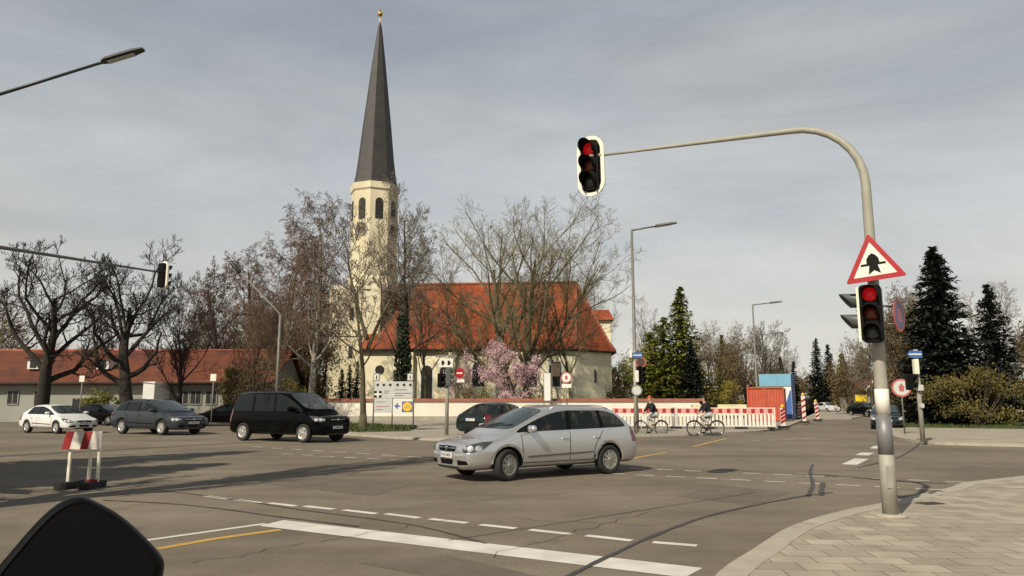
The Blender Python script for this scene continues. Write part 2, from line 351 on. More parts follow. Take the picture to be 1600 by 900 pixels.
farR = [G(1306, 635.5), G(1332, 641), G(1358, 649), G(1388, 663), G(1393, 676), G(1402, 685), G(1440, 692), G(1500, 696), G(1700, 700)]
def kin(u, v): q = G(u, v, .12); q.z = 0; return q+Vector((.105, -.07, 0))
nearK = [Vector((1.15, -12, 0)), Vector((1.15, 3.2, 0)), Vector((1.28, 5.0, 0)), kin(1119, 899), kin(1175, 859), kin(1240, 821), kin(1319, 798), kin(1381, 786), kin(1476, 764), kin(1560, 748), Vector((16.5, 17.8, 0)), Vector((30, 18, 0))]
poly = [Vector((-60, -14, 0)), Vector((60, -14, 0)), Vector((60, 17.6, 0))]
asp = far+farR+[Vector((75, 40, 0)), Vector((75, -14, 0)), Vector((-90, -14, 0)), Vector((-90, 90, 0))]
flat('road', asp, 0, M['asphalt'], kind='structure')
# near right pavement with kerb
nk = spl(nearK, 8)
flat('pavement', [p for p in nk]+[Vector((30, -12, 0))], .12, M['pavers'], .2, kind='structure')
def kerbstones(path, ln=1.0, gap=.028):
    b = MB(); acc = 0; seg = [Vector((path[0].x, path[0].y, 0))]; rnd = random.Random(4)
    for i in range(len(path)-1):
        a, c = Vector((path[i].x, path[i].y, 0)), Vector((path[i+1].x, path[i+1].y, 0)); L_ = (c-a).length; pos = 0
        while acc+(L_-pos) >= ln:
            pos += ln-acc; q = a.lerp(c, pos/L_); d = (c-a).normalized(); seg.append(q-d*gap); ribbon(b, seg, .25, .126+rnd.uniform(-.003, .003), .16); seg = [q]; acc = 0
        acc += L_-pos; 
        if (c-seg[-1]).length > .02: seg.append(c)
    return tag(b.build('kerb', M['kerb']), kind='structure')
kerbstones(nk)
# far pavement towards the churchyard wall, left to right
fk = spl(far, 4)
flat('pavement', fk+[G(1286, 634.5), Vector((60, 118, 0)), Vector((30, 66, 0)), Vector((-60, 66, 0)), Vector((-90, 80, 0))], .1, nmat('far_paving', (.26, .235, .185), .9, scale=.8, col2=(.34, .31, .25)), .16, kind='structure')
b = MB(); ribbon(b, fk, .25, .106, .16); tag(b.build('kerb', M['kerb']), kind='structure')
fr = spl(farR, 5)
flat('pavement', fr+[Vector((60, 36, 0)), Vector((120, 200, 0)), G(1310, 635)], .1, nmat('far_paving_right', (.27, .24, .185), .9, scale=.8, col2=(.36, .325, .25)), .16, kind='structure')
b = MB(); ribbon(b, fr, .25, .106, .16); tag(b.build('kerb', M['kerb']), kind='structure')
# grass verge: base sheet plus blades
def verge(pts, name='grass', n=5000, hgt=.12, seed=1, z=.106):
    rnd = random.Random(seed); b = MB(); b.fixn = False; xs = [p.x for p in pts]; ys = [p.y for p in pts]
    b.add([(p.x, p.y, z) for p in pts], [tuple(range(len(pts)))])
    def inside(x, y):
        c = False
        for i in range(len(pts)):
            p, q = pts[i], pts[i-1]
            if (p.y > y) != (q.y > y) and x < (q.x-p.x)*(y-p.y)/(q.y-p.y)+p.x: c = not c
        return c
    for _ in range(n):
        x = rnd.uniform(min(xs), max(xs)); y = rnd.uniform(min(ys), max(ys))
        if not inside(x, y): continue
        a = rnd.uniform(0, 6.28); h = hgt*rnd.uniform(.4, 1.3); w_ = .05
        b.add([(x-w_*math.cos(a), y-w_*math.sin(a), z), (x+w_*math.cos(a), y+w_*math.sin(a), z), (x+rnd.uniform(-.06, .06), y+rnd.uniform(-.06, .06), z+h)], [(0, 1, 2)])
    return tag(b.build(name, M['grass']), kind='stuff', label='strip of short green grass beside the road', cat='grass')
verge([G(385, 665), G(560, 678.5), G(640, 677), G(655, 669), G(560, 664), G(400, 659)], seed=1, n=9000)
tag(verge([G(1400, 670), G(1476, 671.5), G(1640, 674), G(1640, 658), G(1500, 654), G(1420, 652), G(1395, 655)], seed=2, n=9000), label='mown grass island beside the far right pavement')
tag(verge([Vector((-60, 61, 0)), Vector((16, 61, 0)), Vector((20, 66, 0)), Vector((24, 118, 0)), Vector((-60, 118, 0))], seed=3, n=200), label='rough grass of the churchyard behind the wall')
# -------- road markings (4 mm sheets)
def mark(name, segs, wd, m, z=.004):
    b = MB()
    for s in segs: ribbon(b, s, wd, z)
    o = b.build(name, m); return tag(o, kind='structure')
def dashes(p, q, n, duty):
    p, q = Vector(p), Vector(q); return [[p+(q-p)*((i)/n), p+(q-p)*((i+duty)/n)] for i in range(n)]
sl = [G(425, 817), G(1092, 894)]
b = MB(); pA, pB, pC, pD = G(443, 813), G(1098, 888), G(1070, 903), G(405, 822)
b.add([(p.x, p.y, .004) for p in (pA, pB, pC, pD)], [(0, 1, 2, 3)]); tag(b.build('stop_line', M['paint']), kind='structure')
if b: pass
mark('lane_line', [[G(215, 846.5), G(415, 818.5)]], .10, M['paint'])
mark('yellow_line', [[G(246, 858), G(330, 843), G(438, 828)]], .13, M['ypaint'])
dA = [(322, 775, 358, 780), (368, 781, 407, 786), (420, 786, 462, 791), (476, 791, 521, 796), (537, 797, 588, 803), (603, 803, 655, 809.5), (672, 811, 730, 817.5), (750, 820, 806, 826), (828, 828, 893, 835), (916, 837, 987, 845), (1020, 847.5, 1089, 853)]
mark('dashed_line', [[G(a, b_), G(c, d)] for a, b_, c, d in dA], .13, M['paint'])
B1a, B1b = G(905, 728.5), G(1600, 757.5)
B2a, B2b = G(905, 737.5), G(1640, 774)
mark('dashed_line', dashes(B1a, B1b, 14, .58), .12, M['oldpaint'])
mark('dashed_line', dashes(B2a, B2b, 13, .62), .12, M['oldpaint'])
mark('dashed_line', dashes(G(395, 698), G(680, 716), 8, .55), .12, M['oldpaint'])
mark('dashed_line', dashes(G(440, 709), G(690, 723), 7, .55), .12, M['oldpaint'])
mark('lane_line', [[G(140, 722), G(265, 712), G(330, 708)]], .12, M['oldpaint'])
mark('yellow_line', [[G(985, 717), G(1040, 707)]], .14, M['ypaint']); mark('yellow_line', [[G(1083, 698), G(1135, 685)]], .14, M['ypaint'])
mark('dashed_line', [[G(1327, 726), G(1346, 717)], [G(1346, 711.5), G(1356, 707.5)], [G(1368, 701), G(1374, 697)]], .36, M['paint'])
mark('dashed_line', [[G(1150+k*26, 690-k*1.0), G(1163+k*26, 689.6-k*1.0)] for k in range(5)], .12, M['oldpaint'])
# tar seams and patches
def seam(pts, wd, z=.0075): 
    b = MB(); P = spl(pts, 6); rnd = random.Random(len(pts)+int(abs(P[0].x*10)))
    ribbon(b, P, [wd*rnd.uniform(.6, 1.3) for _ in P], z); tag(b.build('tar_seam', M['tar']), kind='structure')
seam([G(880, 905), G(955, 868), G(1030, 834), G(1120, 803), G(1240, 778), G(1300, 770)], .065)
seam([G(1262, 776), G(1270, 758), G(1266, 738), G(1270, 726)], .07)
seam([G(1283, 775), G(1284, 765), G(1286, 754)], .09)
seam([G(1270, 741), G(1320, 745), G(1400, 752), G(1480, 756)], .08)
seam([G(1340, 731), G(1400, 716), G(1425, 703), G(1440, 690)], .07)
seam([G(160, 782), G(260, 787), G(350, 796), G(420, 806), G(560, 823)], .05)
seam([G(240, 765), G(360, 780), G(470, 797), G(640, 820), G(760, 850)], .035)
seam([G(700, 845), G(1180, 770)], .02)
b = MB(); b.add([tuple(G(*q))[:2]+(.003,) for q in ((470, 742), (640, 758), (585, 775), (405, 755))], [(0, 1, 2, 3)]); b.add([tuple(G(*q))[:2]+(.003,) for q in ((1180, 790), (1235, 770), (1120, 758), (1060, 776))], [(0, 1, 2, 3)]); b.add([tuple(G(*q))[:2]+(.003,) for q in ((560, 880), (690, 905), (860, 905), (700, 868))], [(0, 1, 2, 3)])
tag(b.build('asphalt_patch', nmat('asphalt_repair', (.105, .09, .068), .85, scale=2, col2=(.145, .125, .095), bump=.3, bscale=60)), kind='structure')
rc = random.Random(12)
def crack(u0, v0, u1, v1, n=14):
    a, c = G(u0, v0), G(u1, v1); d = c-a; nn = Vector((-d.y, d.x, 0)).normalized(); P = [a+d*k/n+nn*rc.uniform(-.10, .10) for k in range(n+1)]; b = MB(); ribbon(b, P, [rc.uniform(.006, .014) for _ in P], .0055); tag(b.build('crack', M['tar']), kind='structure')
for q in ((300, 880, 520, 842), (520, 842, 700, 812), (760, 870, 1010, 800), (640, 790, 900, 770), (820, 812, 1100, 825)): crack(*q)
# manhole cover
def manhole(p, r_):
    b = MB(); b.lathe([(r_, 0), (r_, .012), (r_*.86, .012), (r_*.86, .006)], (p.x, p.y, .0), n=28)
    for k in range(-3, 4):
        hw = math.sqrt(max(0, (r_*.8)**2-(k*r_*.22)**2)); b.box((p.x, p.y+k*r_*.22, .009), (2*hw, .03, .006))
    return tag(b.build('manhole_cover', M['tar']), 'round iron manhole cover set in the asphalt in front of the silver estate car', 'manhole cover')
g_ = G(1453, 787, .12); b = MB(); b.box((g_.x, g_.y, .121), (.34, .22, .016), .3)
for k in range(5): b.box((g_.x-.12+k*.06, g_.y, .131), (.02, .18, .006), .3)
tag(b.build('drain_cover', M['tar']), 'small dark iron drain cover in the pavers behind the big mast', 'drain cover')
# ================================================================== CHURCH
YF = 76.0; YR = 82.0
ch = thing('church', 'cream plastered church with steep orange tile roof and needle spire', 'church', (at(700, 627, YF).x, YF, 0))
O = ch.location.copy()
def loc_(p): return Vector(p)-Vector(O)
def X(u, Y): return at(u, 627, Y).x
def Z(v, Y): return at(800, v, Y).z
xa, xb, xc2 = X(560, YF), X(899, YF), X(957, 79.5)
ze = Z(544, YF-.5); zr = Z(446, YR)
yb = 2*YR-YF
fp = [(xa, YF), (xb, YF), (xc2, YF+3.6), (xc2+.2, yb-3.6), (xb, yb), (xa, yb)]
b = MB(); b.prism([(x-O.x, y-O.y) for x, y in fp], ze, (0, 0, 0)); wallo = b.build('wall', M['church'], ch)
# roof shell with overhang and thickness
ov = .45
ep = [(xa, YF-ov), (xb+.1, YF-ov), (xc2+ov, YF+3.45), (xc2+ov+.2, yb-3.45), (xb+.1, yb+ov), (xa, yb+ov)]
rl, rr = (X(592, YR), YR), (X(903, YR), YR)
b = MB(); ev = [loc_((x, y, ze-.05)) for x, y in ep]+[loc_((*rl, zr)), loc_((*rr, Z(442, YR)))]
# kicked eave: lower third has a shallower pitch
def lerp(a, c, t): return a+(c-a)*t
tops = [6, 7, 7, 7, 7, 6]
mid = []
for i in range(6):
    q = lerp(ev[i], ev[tops[i]], .17); q.z = lerp(ev[i].z, ev[tops[i]].z, .13); mid.append(q)
vs = ev+mid
fs = [(0, 1, 9, 8), (8, 9, 7, 6), (1, 2, 10, 9), (9, 10, 7), (2, 3, 11, 10), (10, 11, 7), (3, 4, 12, 11), (11, 12, 7), (4, 5, 13, 12), (12, 13, 6, 7), (5, 0, 8, 13), (13, 8, 6)]
b.add(vs, fs); ro = b.build('roof', M['roof'], ch)
so_ = ro.modifiers.new('s', 'SOLIDIFY'); so_.thickness = .22; so_.offset = -1
b = MB()
for i in range(5): b.path([ev[i]-Vector((0, 0, .12)), ev[i+1]-Vector((0, 0, .12))], .10, 6)
b.build('gutter', M['bark_dark'], ro)
# ridge cap
b = MB(); b.path([ev[6]+Vector((0, 0, .05)), ev[7]+Vector((0, 0, .05))], .16, 6); b.path([ev[7], mid[1], ev[1]], .13, 6); b.path([ev[7], mid[2], ev[2]], .13, 6); b.build('ridge_tiles', M['coping'], ro)
def arch_win(name, u, v0, v1, wd, Y, parent, m, off=-.02, depth=.12, rnd_top=True, n=8, frame=True):
    z0, z1 = Z(v1, Y), Z(v0, Y); x = X(u, Y); hw = wd/2
    pts = [(-hw, z0), (hw, z0)]+([(hw*math.cos(t), z1-hw+hw*math.sin(t)) for t in [math.pi*k/n for k in range(n+1)]] if rnd_top else [(hw, z1), (-hw, z1)])
    b = MB(); b.prism(pts, depth, loc_((x, Y+off, 0)), (1, 0, 0), (0, 0, 1), (0, 1, 0)); o = b.build(name, m, parent)
    if frame:
        s_ = 1.22; zc = (z0+z1)/2
        pf = [(p[0]*s_, zc+(p[1]-zc)*(1+.22*hw*2/(z1-z0)*1.0)) for p in pts]
        b = MB(); b.prism(pf, .08, loc_((x, Y+off+.015, 0)), (1, 0, 0), (0, 0, 1), (0, 1, 0)); b.build('surround', M['white'], o)
    return o
arch_win('door', 666, 571, 632, 1.15, YF, ch, M['darkwin'])
b = MB(); b.lathe([(.48, 0), (.48, .12)], loc_((X(592, YF), YF-.03, Z(578, YF))), (0, 1, 0), 20, smooth=False); b.build('round_window', M['darkwin'], ch)
arch_win('window', 694, 572, 606, 1.0, YF, ch, M['darkwin'])
for u in (747, 830, 868): arch_win('window', u, 566, 604, 1.25, YF, ch, M['darkwin'])
# wall details: buttress strips, plinth, portal porch roof
for u in (640, 706, 770, 812):
    b = MB(); p = loc_((X(u, YF), YF-.28, (ze-.6)/2)); b.box(p, (.7, .55, ze-.6)); b.add([p+Vector(q) for q in ((-.35, -.275, (ze-.6)/2), (.35, -.275, (ze-.6)/2), (.35, .275, (ze-.6)/2+.5), (-.35, .275, (ze-.6)/2+.5))], [(0, 1, 2, 3)])
    b.build('buttress', M['church'], ch)
b = MB(); b.prism([(x-O.x, y-O.y) for x, y in [(xa, YF-.06), (xb+.03, YF-.06), (xc2+.06, YF+3.58), (xc2+.06, yb), (xa, yb)]], .9, (0, 0, 0)); b.build('plinth', M['stone'], ch)
arch_win('window', 927, 576, 598, .7, 78.1, ch, M['darkwin'], off=-.25, depth=.5, frame=False)
# small stair turret behind the apse
b = MB(); p = loc_((X(943, 86), 86, 0)); zt = Z(502, 86); b.box(p+Vector((0, 0, zt/2)), (1.7, 2.4, zt)); tu = b.build('turret', M['church'], ch)
b = MB(); zz = Z(484, 86); q = p+Vector((0, 0, zt)); b.add([q+Vector(k) for k in ((-1.3, -1.6, 0), (1.2, -1.6, 0), (1.2, 1.6, 0), (-1.3, 1.6, 0))]+[p+Vector((-.9, 0, zz)), p+Vector((.8, 0, zz))], [(0, 1, 5, 4), (1, 2, 5), (2, 3, 4, 5), (3, 0, 4), (3, 2, 1, 0)]); b.build('turret_roof', M['roof'], tu)
# dormer hump lower right of roof
# tower
YT = 80.0; xt = X(558, YT); tw = 5.4; zs = Z(452, YT)
b = MB(); p = loc_((xt, YT, 0)); b.box(p+Vector((0, 0, zs/2)), (tw, tw, zs)); b.box(p+Vector((0, 0, zs*.62)), (tw+.24, tw+.24, .3)); tlow = b.build('tower', M['tower'], ch)
xo = X(576.5, YT); zo1 = Z(293, YT); Ro = 2.62
b = MB(); b.lathe([(Ro*1.12, zs-.4), (Ro*1.05, zs+.9), (Ro, zs+1.2), (Ro, zo1-.9), (Ro*1.06, zo1-.7), (Ro*1.06, zo1)], loc_((xo, YT, 0)), n=8, smooth=False); toct = b.build('belfry', M['tower'], ch)
prof = [(295, 37.5), (288, 35.5), (275, 33), (250, 29.5), (200, 24), (150, 17.8), (100, 11.6), (60, 6), (42, 3.2), (36, 1.2)]
ppx = FPX/YT*1.0
b = MB(); pr = [(hwpx/ppx*.985, Z(v, YT)) for v, hwpx in prof]
b.lathe(pr, loc_((xo, YT, 0)), n=8, smooth=False); b.build('spire', M['slate'], ch)
b = MB(); zt0 = Z(40, YT); zt1 = Z(15, YT); q = loc_((xo, YT, 0))
b.path([q+Vector((0, 0, zt0-1)), q+Vector((0, 0, zt1))], .07, 6); b.ball(q+Vector((0, 0, Z(22, YT))), .30); b.box(q+Vector((0, 0, zt1-.3)), (.6, .07, .07)); b.build('finial', M['gold'], ch)
# belfry openings and clocks on the octagon faces
for k in range(8):
    a = -math.pi/2+math.pi/8+k*math.pi/4; n_ = Vector((math.cos(a), math.sin(a), 0)); tx = Vector((-n_.y, n_.x, 0)); ap = Ro*math.cos(math.pi/8)
    if n_.y > .5: continue
    clock = k % 2 == 1
    for (v0, v1, hw, lab) in ((317, 349, .42, 'belfry_opening'),):
        z0, z1 = Z(v1, YT), Z(v0, YT)
        pts = [(-hw, z0), (hw, z0)]+[(hw*math.cos(math.pi*j/6), z1-hw+hw*math.sin(math.pi*j/6)) for j in range(7)]
        b = MB(); b.prism(pts, .14, loc_((xo, YT, 0))+n_*(ap-.10), tx, (0, 0, 1), n_); o1 = b.build(lab, M['darkwin'], toct)
        b = MB()
        for j in range(5): b.box(loc_((xo, YT, z0+.3+j*.42))+n_*(ap+.045), (.03, .78, .06), a)
        b.build('louvre', M['bark_brown'], o1)
    if not clock: continue
    zc = Z(364, YT); b = MB(); b.lathe([(.78, 0), (.78, .05)], loc_((xo, YT, zc))+n_*(ap-.01), n_, 24, smooth=False); o1 = b.build('clock_face', M['bark_dark'], toct)
    b = MB()
    for j in range(12):
        t = j*math.pi/6
    b.lathe([(.60, .05), (.78, .05), (.78, .075), (.60, .075), (.60, .05)], loc_((xo, YT, zc))+n_*(ap-.01), n_, 24); b.build('clock_ring', M['stone'], o1); b = MB()
    b.path([loc_((xo, YT, zc+.5))+n_*(ap+.07), loc_((xo, YT, zc))+n_*(ap+.07), loc_((xo, YT, zc-.1))+n_*(ap+.07)+tx*.36], .045, 4)
    b.build('clock_hands', M['gold'], o1)
    b = MB()
# tower slit windows
for v0, v1 in ((480, 500), (540, 560)): arch_win('window', 545, v0, v1, .45, YT-tw/2, tlow, M['darkwin'], frame=False)
for c in [c for c in COL.objects if c.parent == tlow]: pass
# ================================================================== CHURCHYARD WALL
YW = 60.0
wl, wr = X(432, YW), X(1092, YW)
wa = thing('churchyard_wall', 'long low cream churchyard wall with red tile coping in front of the church', 'wall', (wl, YW, 0))
hW = CH+.02
b = MB(); b.box(((wr-wl)/2, 0, hW/2), (wr-wl, .4, hW)); b.build('wall', M['wall'], wa)
b = MB(); b.prism([(-.36, 0), (.36, 0), (.06, .20), (-.06, .20)], wr-wl+.3, (-.15, 0, hW), (0, 1, 0), (0, 0, 1), (1, 0, 0)); b.build('coping', M['coping'], wa)
b = MB(); b.box(((wr-wl)/2, -.22, .2), (wr-wl, .06, .4)); b.build('plinth', M['stone'], wa)
# ================================================================== LEFT FARMHOUSE-LIKE BUILDING
YH = 58.0
def longhouse():
    x0, x1 = X(-60, YH), X(425, YH); t = thing('long_house', 'long low grey house with two tiered red tile roof behind the gnarled tree', 'house', (x0, YH, 0)); Ln = x1-x0
    z1 = Z(597, YH-.6); z2 = Z(572, YH+1.4); z3 = Z(548, YH+4.2)
    b = MB(); b.box((Ln/2, 4, z1/2), (Ln, 8, z1)); b.build('wall', M['housewall'], t)
    b = MB(); b.add([(-.3, -.7, z1-.05), (Ln+.3, -.7, z1-.05), (Ln+.3, 1.3, z2), (-.3, 1.3, z2), (Ln+.3, 4.2, z3), (-.3, 4.2, z3), (Ln+.3, 8.6, z1-.05), (-.3, 8.6, z1-.05)], [(0, 1, 2, 3), (3, 2, 4, 5), (5, 4, 6, 7)])
    ro = b.build('roof', M['roof2'], t); s_ = ro.modifiers.new('s', 'SOLIDIFY'); s_.thickness = .2; s_.offset = -1
    b = MB(); b.path([(-.3, -.72, z1-.1), (Ln+.3, -.72, z1-.1)], .09, 6); b.build('gutter', M['bark_dark'], ro)
    b = MB(); b.path([(-.3, 4.2, z3+.02), (Ln+.3, 4.2, z3+.02)], .12, 6); b.build('ridge_tiles', M['coping'], ro)
    for gx in (0.01, Ln-.01):
        b = MB(); b.add([(gx, 0.1, z1-.1), (gx, 7.9, z1-.1), (gx, 4.2, z3-.25)], [(0, 1, 2)]); b.build('gable', M['housewall'], t)
    def lx(u): return X(u, YH)-x0
    # dormer
    for ud in (150, 40):
        b = MB(); xd = lx(ud); zd0, zd1 = Z(576, YH), Z(560, YH); b.box((xd, 1.6, (zd0+zd1)/2), (.95, 2.2, zd1-zd0)); d = b.build('dormer', M['white'], t)
        b = MB(); b.add([(xd-.62, .3, zd1-.02), (xd+.62, .3, zd1-.02), (xd+.62, 3.2, zd1-.02), (xd-.62, 3.2, zd1-.02), (xd, .3, zd1+.42), (xd, 3.2, zd1+.42)], [(0, 1, 4), (1, 2, 5, 4), (2, 3, 5), (3, 0, 4, 5), (0, 3, 2, 1)]); b.build('dormer_roof', M['roof2'], d)
        b = MB(); b.box((xd, .48, (zd0+zd1)/2), (.5, .06, .6)); b.build('dormer_window', M['darkwin'], d)
    # white porch and windows
    b = MB(); xp = lx(256); zp = Z(597, YH-2); b.box((xp, -1.3, zp/2), (.85, 2.5, zp)); b.add([(xp-.55, -2.65, zp), (xp+.55, -2.65, zp-.12), (xp+.55, -.1, zp-.12), (xp-.55, -.1, zp+.1)], [(0, 1, 2, 3)]); b.build('porch', M['white'], t)
    for u in (62, 286, 306, 330, 245, 20, -30):
        b = MB(); xw = lx(u); z0, z1_ = Z(631, YH), Z(611, YH); b.box((xw, -.02, (z0+z1_)/2), (.8, .08, z1_-z0)); w_ = b.build('window', M['darkwin'], t)
        b = MB()
        for (dx, dz, sx, sz) in ((-.43, 0, .07, z1_-z0+.1), (.43, 0, .07, z1_-z0+.1), (0, (z1_-z0)/2+.03, .8, .07), (0, -(z1_-z0)/2-.03, .8, .07), (0, 0, .05, z1_-z0)): b.box((xw+dx, -.05, (z0+z1_)/2+dz), (sx, .06, sz))
        b.build('frame', M['housewall'], w_)
    b = MB(); xg = lx(140); b.box((xg, -.03, .9), (2.6, .08, 1.8)); b.build('garage_door', M['darkwin'], t)
longhouse()
# ================================================================== VEGETATION
def rvec(rnd): return Vector((rnd.gauss(0, 1), rnd.gauss(0, 1), rnd.gauss(0, 1)))
def tree_meshes(seed, H, tr, lv, st, keep=2):
    """lv: list per level of (count, t0, angle_deg, length_ratio); st: gnarl, up, droop, fork"""
    rnd = random.Random(seed); A = MB(); B = MB(); A.fixn = B.fixn = False; tips = []
    def grow(p, d, Ln, r, l):
        ns = 7 if l == 0 else (6 if l == 1 else (4 if l == 2 else 3)); pts = [p.copy()]; rad = [r]
        tap = .25 if l == 0 else .3
        for i in range(ns):
            g = st['gnarl'][min(l, len(st['gnarl'])-1)]; d = (d+rvec(rnd)*g+Vector((0, 0, st['up'][min(l, len(st['up'])-1)]))).normalized()
            p = p+d*Ln/ns; pts.append(p.copy()); rad.append(max(r*(1-(1-tap)*(i+1)/ns), st.get('minr', .008)))
        if l < keep: A.path(pts, rad, 9 if l == 0 else 6, cap=False)
        else: B.path(pts, rad, 3, cap=False, smooth=False)
        if l >= len(lv): tips.extend(pts[1:]); return
        cnt, t0, ang, ratio = lv[l]
        cnt = max(2, int(cnt*rnd.uniform(.8, 1.2))); az = rnd.uniform(0, 6.28)
        for k in range(cnt):
            t = t0+(1-t0)*(k+rnd.random()*.9)/cnt; f = t*ns; i = min(int(f), ns-1); q = pts[i].lerp(pts[i+1], f-i); rr = rad[i]+(rad[i+1]-rad[i])*(f-i)
            dd = (pts[i+1]-pts[i]).normalized(); az += 2.4+rnd.uniform(-.5, .5)
            o1 = dd.orthogonal().normalized(); o2 = dd.cross(o1); side = o1*math.cos(az)+o2*math.sin(az)
            an = R(ang*rnd.uniform(.65, 1.3)); nd = dd*math.cos(an)+side*math.sin(an)
            shape = (1-.45*(t-t0)/(1-t0+1e-6)) if st.get('conic') or l > 0 else rnd.uniform(.8, 1.1)
            grow(q, nd, Ln*ratio*shape*rnd.uniform(.75, 1.2), max(rr*(st.get('rr', .6) if l == 0 else (.52 if l == 1 else .44)), st.get('minr', .008)), l+1)
    lean = Vector(st.get('lean', (0, 0, 0)))
    for k, (off, dr, hh, rr) in enumerate(st.get('stems', [((0, 0, 0), (0, 0, 1), 1, 1)])):
        grow(Vector(off), (Vector(dr)+lean).normalized(), H*hh, tr*rr, 0)
    # root flare
    A.lathe([(tr*1.7, -.15), (tr*1.3, .25), (tr*1.02, .9)], n=10)
    return A, B, tips
def bare_tree(label, u, Y, vtop, seed, tr, lv, st, bark, twig, name='bare_tree', cat='tree', group='bare trees', hscale=1.0, keep=2, scale=None):
    base = at(u, 627, Y); H = (Z(vtop, Y))*hscale
    t = thing(name, label, cat, (base.x, Y, .0), 0, group)
    A, B, tips = tree_meshes(seed, H*st.get('hl', .62), tr, lv, st, keep)
    zmax = max(v[2] for v in B.v); k = Z(vtop, Y)/zmax
    wx = st.get('wx', 1.0)
    A.v = [(v[0]*k*wx, v[1]*k*wx, v[2]*k) for v in A.v]; B.v = [(v[0]*k*wx, v[1]*k*wx, v[2]*k) for v in B.v]; tips = [Vector((q.x*k*wx, q.y*k*wx, q.z*k)) for q in tips]
    A.build('trunk', M[bark], t); c = B.build('crown', M[twig], t); return t, tips
SP = dict(
 gnarled=(dict(gnarl=[.10, .26, .32, .22, .14], up=[.05, .12, .10, .20, .25], minr=.011, rr=.55, hl=.56), [(12, .30, 60, .70), (8, .25, 56, .44), (8, .2, 50, .48), (6, .2, 45, .62)]),
 birch=(dict(gnarl=[.04, .12, .18, .14], up=[.05, .12, -.10, -.30], minr=.012, rr=.42, hl=.88, conic=True), [(28, .20, 42, .40), (9, .15, 42, .42), (8, .15, 45, .55), (5, .1, 30, .8)]),
 slim=(dict(gnarl=[.05, .12, .16, .2], up=[.03, .10, .08, .05], minr=.013, rr=.45, hl=.85, conic=True), [(22, .20, 46, .42), (9, .2, 45, .45), (8, .2, 45, .5), (5, .2, 40, .6)]),
 spread=(dict(gnarl=[.06, .12, .16, .18], up=[.05, .16, .13, .10], minr=.011, rr=.55, hl=.74), [(14, .20, 42, .58), (9, .2, 40, .46), (8, .2, 42, .46), (5, .2, 38, .6)]),
 young=(dict(gnarl=[.04, .1, .14, .16], up=[.02, .14, .10, .1], minr=.013, rr=.45, hl=.8), [(10, .35, 50, .50), (7, .25, 45, .42), (6, .25, 45, .5), (3, .2, 40, .6)]),
)
def sp(k, **o): st, lv = SP[k]; st = dict(st); st.update(o); return lv, st
def BT(label, u, Y, vt, seed, tr, kind, bark, twig, **o):
    lv, st = sp(kind, **o); return bare_tree(label, u, Y, vt, seed, tr, lv, st, bark, twig)
BT('gnarled dark bare tree with crooked limbs in front of the long red roofed house', 203, 45, 352, 11, .42, 'gnarled', 'bark_dark', 'twig_dark')
BT('gnarled dark bare tree at the far left edge of the picture', 62, 46, 362, 23, .40, 'gnarled', 'bark_dark', 'twig_dark')
BT('thin brown bare tree just left of the leaning lamp arm', 352, 66, 402, 5, .26, 'slim', 'bark_brown', 'twig_red', wx=1.15)
BT('red brown bare birch directly behind the tall leaning lamp', 432, 62, 325, 8, .30, 'birch', 'bark_birch', 'twig_red', wx=1.05)
BT('large red brown birch with drooping twigs left of the church tower', 488, 60, 288, 9, .36, 'birch', 'bark_birch', 'twig_red', wx=.95)
BT('thin brown bare tree behind the black van', 392, 74, 385, 15, .3, 'birch', 'bark_brown', 'twig_red', wx=1.2)
BT('low brown bare tree between long house and birches', 318, 70, 452, 16, .22, 'spread', 'bark_brown', 'twig_red')
BT('tall forked bare street tree on the verge in front of the church tower', 568, 42, 300, 33, .20, 'young', 'bark_olive', 'twig_grey', stems=[((0, 0, 0), (.05, 0, 1), .62, 1), ((.12, 0, 5.2), (-.42, .1, 1), .50, .62), ((.14, 0, 4.6), (.42, -.1, 1), .5, .6)], hl=.85)
tI, tipsI = BT('slender grey bare tree with an ivy wrapped trunk right of the church tower', 628, 64, 272, 41, .28, 'slim', 'bark_dark', 'twig_grey', wx=.85)
BT('grey bare tree of medium height between the ivy wrapped tree and the church roof', 664, 70, 362, 46, .22, 'spread', 'bark_olive', 'twig_grey', wx=.8)
BT('huge twin trunked bare tree with olive twigs before the church roof', 806, 66, 277, 52, .50, 'spread', 'bark_olive', 'twig_olive', up=[.05, .11, .09, .07],
   stems=[((-.6, 0, 0), (-.12, 0, 1), .96, 1), ((1.1, .4, 0), (.05, 0, 1), 1.0, .95), ((-1.1, 0, 3.6), (-.95, .1, .75), .62, .5), ((1.3, .3, 4.4), (.62, 0, .8), .75, .55)], wx=1.0)
BT('spreading olive bare tree in front of the right end of the church roof', 893, 68, 352, 58, .24, 'spread', 'bark_olive', 'twig_olive', wx=.8)
BT('grey bare tree behind the right end of the church', 938, 96, 398, 61, .3, 'spread', 'bark_olive', 'twig_grey', wx=.75)
BT('bare tree showing behind the tall street lamp and green spruce', 1018, 104, 458, 64, .3, 'spread', 'bark_olive', 'twig_grey', wx=.8)
BT('bare tree immediately right of the tall green spruce', 1108, 100, 500, 67, .26, 'spread', 'bark_brown', 'twig_grey')
BT('bare tree left of the second tall street lamp', 1152, 104, 497, 71, .26, 'spread', 'bark_brown', 'twig_grey', wx=1.1)
BT('pale distant bare tree above the blue cabin', 1238, 150, 540, 73, .35, 'spread', 'bark_brown', 'twig_grey')
BT('pale distant bare tree left of the big signal mast', 1330, 150, 548, 74, .35, 'spread', 'bark_brown', 'twig_grey', wx=1.2)
BT('tall bare tree behind the round no stopping sign', 1408, 60, 440, 77, .3, 'spread', 'bark_dark', 'twig_grey')
BT('bare brown tree behind the church yard at the left side of the tower', 470, 92, 430, 79, .3, 'spread', 'bark_brown', 'twig_red')
